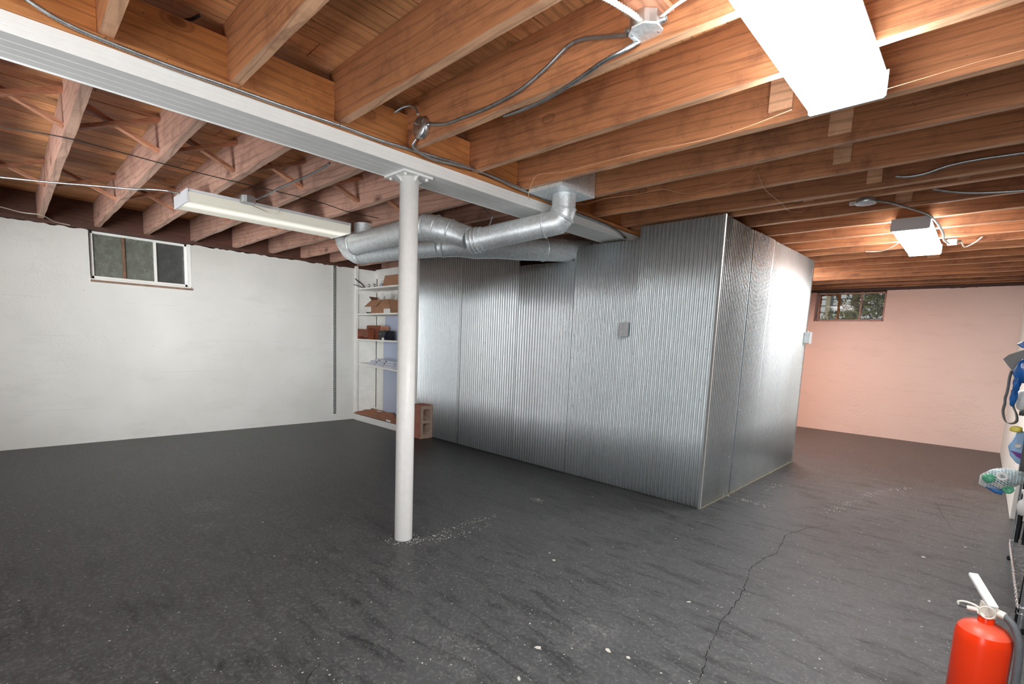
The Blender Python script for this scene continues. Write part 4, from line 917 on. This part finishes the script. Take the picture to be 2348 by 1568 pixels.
obj('seal_loop', MB().tube([c + d2_ * (.045 + .025 * math.cos(a)) + sd_ * -.004 + Vector((0, 0, .452 + .010 * math.sin(a))) for a in [2 * math.pi * k / 18 for k in range(19)]], .003, 6), 'cream_metal', fe)
obj('pull_pin', MB().tube([c + d * -.03 + sd_ * .014 + Vector((.014 * math.cos(a) * 1.2, 0, .462 + .018 * math.sin(a))) for a in [2 * math.pi * k / 18 for k in range(19)]], .0022, 6), 'cream_metal', fe)
hb = c - d * .018 + Vector((0, 0, .460))
hd = Vector((.7, .0, 0)); hd = (on(1, 2.0, 2300, 1440) - on(1, 2.0, 2270, 1420)); hd = Vector((.8, -.35, 0)).normalized()
hp = [c + hd * .02 + Vector((0, 0, .462)), c + hd * .04 + Vector((0, 0, .460)), c + hd * .062 + Vector((0, 0, .44)), c + hd * .078 + Vector((0, 0, .39)), c + hd * .083 + Vector((0, 0, .30)), c + hd * .082 + Vector((0, 0, .18)), c + hd * .078 + Vector((0, 0, .08))]
obj('hose_nut', MB().tube(hp[:2], .011, 12), 'cream_metal', fe); obj('hose', MB().tube(smooth_path(hp[1:], .01), .0095, 14), 'hose', fe); obj('nozzle', MB().tube([hp[-1] + Vector((0, 0, .02)), hp[-1] + Vector((0, 0, -.03))], [.010, .013], 12), 'black', fe)
obj('gauge', MB().lathe(c + sd_ * -.013 + d * -.002 + Vector((0, 0, .463)), [(0, .004), (.008, .004), (.009, .0)], 18, axis=-sd_), 'zinc', fe)
obj('hose_clip', MB().lathe(c + Vector((0, 0, .09)), [(r + .001, -.008), (r + .002, -.008), (r + .002, .008), (r + .001, .008)], 40), 'black', fe)

# ------------------------------------------------------------------ wire rack and clutter at the right edge
rk = thing('wire_rack', (.45, 3.68, 0), 'chrome wire shelf rack at the right edge behind the extinguisher', 'rack')
rx0, rx1, ry0, ry1 = .222, .68, 3.10, 4.26
for px_ in (rx0 + .015, rx1):
    for py_ in (ry0 + .015, ry1 - .015): obj('post', MB().tube([(px_ + .0, py_, .02), (px_, py_, 1.75)], .0115, 12), 'chrome', rk); obj('foot', MB().lathe((px_, py_, 0), [(0, .001), (.017, .001), (.017, .015), (.012, .025)], 12), 'black', rk)
for z in (.12, .66, 1.2, 1.7):
    sh_ = thing('wire_shelf', (.45, 3.68, z), None, None); sh_.parent = rk; sh_.location = Vector((.45, 3.68, z)) - wo(rk); WO[sh_.name] = Vector((.45, 3.68, z))
    m = MB()
    for yy in (ry0, ry1): m.tube([(rx0, yy, z), (rx1, yy, z)], .0035, 6); m.tube([(rx0, yy, z - .03), (rx1, yy, z - .03)], .003, 6)
    for xx in (rx0, rx1): m.tube([(xx, ry0, z), (xx, ry1, z)], .0035, 6); m.tube([(xx, ry0, z - .03), (xx, ry1, z - .03)], .003, 6)
    zig = []; n = 44
    for k in range(n + 1): zig.append((rx0, ry0 + (ry1 - ry0) * k / n, z - .03 * (k % 2)))
    m.tube(zig, .0028, 5); obj('frame', m, 'chrome', sh_)
    m = MB()
    for k in range(1, 46): yy = ry0 + (ry1 - ry0) * k / 46; m.tube([(rx0, yy, z + .004), (rx1, yy, z + .004)], .0019, 5)
    for xx in (.37, .53): m.tube([(xx, ry0, z - .001), (xx, ry1, z - .001)], .003, 5)
    obj('wire_grid', m, 'chrome', sh_, kind='stuff')
def blob(c, rx, ry, rz, seed, n=18, mth=12, amp=.12, p=.8):
    rr = random.Random(seed); ph = [rr.uniform(0, 6.28) for _ in range(8)]; m = MB(); vs = []
    for i in range(mth + 1):
        th = math.pi * i / mth
        for k in range(n):
            a = 2 * math.pi * k / n; w_ = 1 + amp * (math.sin(3 * a + ph[0] + th * 2) + .7 * math.sin(5 * a + ph[1] - th * 3) + .6 * math.sin(2 * th + ph[2]) + .5 * math.sin(7 * a + ph[3] + 5 * th)) / 1.6
            st = max(math.sin(th), 0) ** p
            vs.append((c[0] + rx * st * math.cos(a) * w_, c[1] + ry * st * math.sin(a) * w_, c[2] + rz * math.cos(th)))
    m.add(vs, [(i * n + k, (i + 1) * n + k, (i + 1) * n + (k + 1) % n, i * n + (k + 1) % n) for i in range(mth) for k in range(n)], True); return m
def pp(y, u, v): return on(1, y, u, v)
# mesh laundry bag holding coloured plastic things, hung off the rack
yb = 4.0
MT['net'] = plain('white netting', lin(226, 230, 228), .6, 0, .05, 60)
MT['film'] = plain('pale teal film', lin(186, 214, 222), .3, 0, .12, 30)
nb = thing('mesh_bag', tuple(pp(yb, 2290, 1110)), 'white mesh bag bulging with green and blue things at the right edge', 'bag')
cb_ = pp(yb, 2296, 1100); ed = pp(yb, 2246, 1102); hw = abs(cb_.x - ed.x)
m = MB(); nn = 26
for i in range(15):
    t_ = i / 14; s_ = math.sin(math.pi * (.08 + .9 * t_)) ** .6
    pts = [(cb_.x - hw + 2.1 * hw * t_, cb_.y + .09 * s_ * math.cos(a), cb_.z + .002 + .062 * s_ * math.sin(a) + .05 * t_ - .02) for a in [2 * math.pi * k / nn for k in range(nn + 1)]]
    m.tube(pts, .0016, 4, cap=False)
for k in range(nn):
    a = 2 * math.pi * k / nn
    m.tube([(cb_.x - hw + 2.1 * hw * (i / 14), cb_.y + .09 * (math.sin(math.pi * (.08 + .9 * i / 14)) ** .6) * math.cos(a + i * .2), cb_.z + .002 + .062 * (math.sin(math.pi * (.08 + .9 * i / 14)) ** .6) * math.sin(a + i * .2) + .05 * i / 14 - .02) for i in range(15)], .0016, 4, cap=False)
obj('netting', m, 'net', nb, kind='stuff')
obj('liner', blob((cb_.x + .02, cb_.y + .02, cb_.z + .02), hw * .92, .06, .045, 8), 'film', nb, label='crumpled white film')
obj('green_cup', MB().lathe(pp(yb - .05, 2274, 1098), [(0, .0), (.022, .002), (.028, .02), (.024, .04), (0, .042)], 16, axis=(-.5, -.8, .2)), 'green', nb)
obj('white_ring', MB().lathe(pp(yb - .07, 2298, 1094), [(.012, .0), (.024, .0), (.026, .01), (.022, .018), (.012, .012)], 20, axis=(0, -.8, .5)), 'white_plastic', nb)
obj('blue_bottle', MB().tube([pp(yb - .03, 2262, 1112), pp(yb - .03, 2285, 1124), pp(yb - .03, 2300, 1129)], [.014, .02, .016], 12), 'blue', nb)
obj('green_lid', MB().lathe(pp(yb - .06, 2312, 1122), [(0, 0), (.012, 0), (.014, .004), (.02, .004), (.024, .0), (.026, -.012)], 20, axis=(.1, -.9, .1)), 'green', nb)
# patterned pouch with yellow clip
pc = thing('detergent_pouch', tuple(pp(4.0, 2330, 1060)), 'pale blue pouch with purple band and yellow tie at the right edge', 'pouch')
MT['pale_blue'] = plain('pale blue film', lin(150, 188, 226), .3, 0, .15, 12)
q = [pp(4.0, u, v) for u, v in ((2334, 985), (2328, 1000), (2320, 1012), (2311, 1022), (2316, 1045), (2330, 1062), (2346, 1070), (2372, 1060), (2372, 1000))]
obj('pouch', MB().prism(q, (0.0, .05, 0)), 'pale_blue', pc, bevel=.008)
obj('band', MB().prism([pp(3.995, u, v) for u, v in ((2316, 1032), (2345, 1041), (2372, 1046), (2372, 1062), (2344, 1054), (2330, 1046))], (0, .002, 0)), 'purple', pc, label='purple printed band')
obj('oval_print', MB().lathe(pp(3.993, 2334, 1021), [(0, 0), (.014, 0), (.014, .002)], 20, axis=(0, -1, 0)), 'white_plastic', pc)
obj('tie', blob(tuple(pp(3.99, 2331, 984)), .026, .015, .018, 4, amp=.25), 'yellow', pc, label='yellow film tie')
# grey bag flap, strap, blue film bags
gb = thing('tote_bag', tuple(pp(4.0, 2330, 850)), 'grey fabric bag with a looped strap hanging at the right edge', 'bag')
q = [pp(4.0, u, v) for u, v in ((2299, 823), (2312, 813), (2330, 807), (2352, 800), (2375, 798), (2375, 850), (2338, 866), (2324, 856), (2316, 845), (2310, 838))]
obj('flap', MB().prism(q, (0.02, .03, 0)), 'grey_fabric', gb, bevel=.003)
st = smooth_path([pp(3.99, u, v) for u, v in ((2316, 850), (2311, 865), (2308, 885), (2305, 900), (2301, 912), (2300, 925), (2296, 940), (2298, 957), (2305, 969), (2318, 971), (2328, 965), (2328, 950), (2322, 935), (2318, 915), (2319, 895))], .008)
m = MB(); vs = []
for i, p in enumerate(st):
    vs += [p + Vector((-.0, -.012, .004)), p + Vector((.012, .014, -.004))]
m.add(vs, [(2 * i, 2 * i + 1, 2 * i + 3, 2 * i + 2) for i in range(len(st) - 1)], True)
o = obj('strap', m, 'grey_fabric', gb, label='grey webbing loop'); sdm = o.modifiers.new('s', 'SOLIDIFY'); sdm.thickness = .002
bb = thing('blue_bag', tuple(pp(3.95, 2335, 900)), 'crinkled blue plastic bag over the grey bag at the right edge', 'bag')
MT['blue_film'] = plain('glossy blue film', lin(40, 104, 180), .18, 0, .35, 22, .6)
obj('film', blob(tuple(pp(3.96, 2350, 850)), .036, .03, .07, 21, amp=.2), 'blue_film', bb)
obj('film_tail', blob(tuple(pp(3.96, 2324, 912)), .014, .02, .05, 22, amp=.25), 'blue_film', bb)
obj('film_tail', blob(tuple(pp(3.96, 2331, 880)), .016, .02, .05, 24, amp=.25), 'blue_film', bb)
obj('blue_bag', MB().prism([pp(3.97, u, v) for u, v in ((2331, 789), (2345, 783), (2370, 778), (2372, 800), (2345, 798))], (0, .04, 0)), 'blue_film', label='small dark blue flap above the grey bag at the right edge', cat='bag', bevel=.004)
wb = thing('white_bottle', tuple(pp(4.0, 2352, 960)), 'white plastic jug with dark cap at the right edge', 'jug')
obj('body', blob(tuple(pp(4.05, 2353, 918)), .045, .04, .06, 30, amp=.04, p=.5), 'white_plastic', wb)
obj('cap', MB().lathe(pp(4.0, 2350, 945), [(0, .012), (.022, .012), (.022, -.02), (0, -.02)], 16), 'dark_grey', wb)
obj('grey_panel', MB().box((pp(3.9, 2337, 1075).x, 3.9, pp(3.9, 2337, 1080).z), (pp(3.9, 2337, 1075).x + .12, 3.92, pp(3.9, 2340, 950).z)), 'dark_grey', label='dark grey flat panel standing on the rack at the right edge', cat='panel')
jg = thing('spray_bottle', tuple(pp(3.85, 2350, 1150)), 'white spray bottle hanging below the dark grey panel', 'bottle')
obj('bottle', MB().lathe(pp(3.85, 2352, 1160), [(0, -.06), (.028, -.05), (.036, -.01), (.03, .02), (.016, .035), (.018, .06), (.026, .085), (0, .095)], 20), 'white_plastic', jg)
# black rods standing on the rack
for k, (u, v0, xo, yo, lab) in enumerate(((2318, 1238, .245, 4.2, 'leftmost of the black rods standing on the wire rack'), (2326, 1238, .275, 4.18, 'second black rod from the left on the wire rack'), (2332, 1238, .31, 4.2, 'third black rod from the left on the wire rack'))):
    t = thing('black_rod', (xo, yo, .127), lab, 'rod', 'black rods on the wire rack')
    obj('tube', MB().tube([(xo, yo, .128), (xo + .012, yo + .03, .655)], .009, 10), 'black_metal', t); obj('grip', MB().tube([(xo + .0006, yo + .0014, .15), (xo + .003, yo + .008, .26)], .0115, 10), 'black', t)
obj('dark_suitcase', MB().box((.30, 3.98, .127), (.62, 4.16, .60)), 'black', label='black case standing on the wire rack behind the rods', cat='case', bevel=.01)
tp = thing('telescoping_pole', (.225, 3.05, 0), 'black telescoping pole leaning on the near corner of the wire rack', 'pole')
pa = on(2, .012, 2330, 1440); pb_ = on(1, pa.y + .03, 2352, 1330)
dd = (pb_ - pa)
obj('lower_tube', MB().tube([pa, pa + dd * .35], .0115, 14), 'black_metal', tp); obj('upper_tube', MB().tube([pa + dd * .35, pa + dd * 3.2], .009, 14), 'black_metal', tp)
obj('lock_collar', MB().tube([pa + dd * .30, pa + dd * .42], .0145, 14), 'black', tp); obj('rubber_tip', MB().tube([pa - Vector((0, 0, .0)), pa + dd * .06], .016, 14), 'black', tp)
# debris and paint flecks on the floor
def blobflat(m, c, r, rr, z=.0006):
    n = rr.choice((5, 6, 7)); st = rr.uniform(.4, 1); an = rr.uniform(0, 3.14); vs = []
    for k in range(n):
        a = 2 * math.pi * k / n; q = r * rr.uniform(.6, 1.2); x, y = q * math.cos(a), q * st * math.sin(a)
        vs.append((c.x + x * math.cos(an) - y * math.sin(an), c.y + x * math.sin(an) + y * math.cos(an), z))
    top = [Vector(v) + Vector((0, 0, .0012)) for v in vs]
    m.add(top, [tuple(range(n))]); m.add([*vs, *top], [(i, (i + 1) % n, n + (i + 1) % n, n + i) for i in range(n)])
m = MB(); rr = random.Random(19)
MT['fleck'] = plain('dried pale paint flecks', lin(206, 204, 196), .7)
for k in range(1900):
    u = rr.uniform(-20, 2360); v = rr.uniform(1000, 1600)
    dens = min(1, .25 + max(0, (u - 300) / 1500)) * (.35 + .65 * min(1, (v - 980) / 350))
    if rr.random() > dens: continue
    p = on(2, 0, u, v)
    if p.x < XL + .05 or p.y > 8.5 or p.length > 9: continue
    if -5.1 < p.x < -1.4 and 3.58 < p.y < 6.15: continue
    if p.x < -5.0 and p.y > 3.4: continue
    blobflat(m, p, min(.012, math.exp(rr.gauss(-6.3, .5))), rr)
for (u, v, s_) in ((2116, 1277, .014), (2130, 1378, .013), (1233, 1485, .014), (1190, 1556, .012), (1260, 1268, .010), (1270, 1285, .012), (1215, 1430, .008), (1670, 1137, .01), (1440, 1508, .012), (1580, 1380, .012), (1395, 1492, .014)):
    blobflat(m, on(2, 0, u, v), s_, rr)
obj('paint_flecks', m, 'fleck', fl, kind='stuff', label='dried pale paint flecks')
def ribbon(pts, w_, z=.0009, jit=.006, sub=6):
    rr = random.Random(int(pts[0][0])); P3 = [on(2, 0, *p) for p in pts]; path = []
    for a, b in zip(P3[:-1], P3[1:]):
        n = max(2, int((b - a).length / .02))
        for k in range(n): path.append(a.lerp(b, k / n) + Vector((rr.uniform(-jit, jit), rr.uniform(-jit, jit), 0)))
    path.append(P3[-1]); vs = []
    for i, p in enumerate(path):
        d = (path[min(i + 1, len(path) - 1)] - path[max(i - 1, 0)]); q = Vector((-d.y, d.x, 0)).normalized() * w_ * rr.uniform(.3, 1.2)
        vs += [Vector((p.x, p.y, z)) - q, Vector((p.x, p.y, z)) + q]
    return vs, [(2 * i, 2 * i + 2, 2 * i + 3, 2 * i + 1) for i in range(len(path) - 1)]
m = MB()
for pts, w_ in ((((1850, 1210), (1800, 1228), (1783, 1265), (1745, 1285), (1722, 1300), (1712, 1330), (1700, 1365), (1680, 1395), (1655, 1425), (1632, 1470), (1615, 1520), (1600, 1575)), .0018), (((1850, 1210), (1900, 1205), (1960, 1215)), .001), (((735, 1520), (715, 1545), (695, 1580)), .002), (((2145, 1150), (2160, 1180), (2185, 1215)), .001)):
    m.add(*ribbon(pts, w_))
obj('floor_crack', m, 'gap', fl, kind='stuff', label='thin dark crack')
m = MB(); rr2 = random.Random(77)
for pts in (((2085, 1117), (2030, 1125), (1985, 1135), (1950, 1152), (1925, 1165), (1895, 1178)), ((1690, 1143), (1720, 1150), (1765, 1164)), ((985, 1232), (1030, 1215), (1090, 1195), (1140, 1180)), ((1000, 1240), (1050, 1226), (1130, 1200)), ((925, 1245), (960, 1240), (985, 1236)), ((1225, 1143), (1245, 1150)), ((1690, 1080), (1760, 1060)), ((1750, 1125), (1790, 1105))):
    for a, b in zip(pts[:-1], pts[1:]):
        for k in range(26):
            t_ = rr2.random(); p = on(2, 0, a[0] + (b[0] - a[0]) * t_, a[1] + (b[1] - a[1]) * t_) + Vector((rr2.gauss(0, .02), rr2.gauss(0, .02), 0))
            blobflat(m, p, rr2.uniform(.001, .006), rr2, .0005)
for k in range(70):
    a = rr2.uniform(0, 6.28); blobflat(m, Vector((-2.37 + rr2.uniform(.055, .11) * math.cos(a), 1.615 + rr2.uniform(.055, .11) * math.sin(a), 0)), rr2.uniform(.001, .005), rr2, .0005)
obj('scratches', m, 'fleck', fl, kind='stuff', label='pale scraped marks')
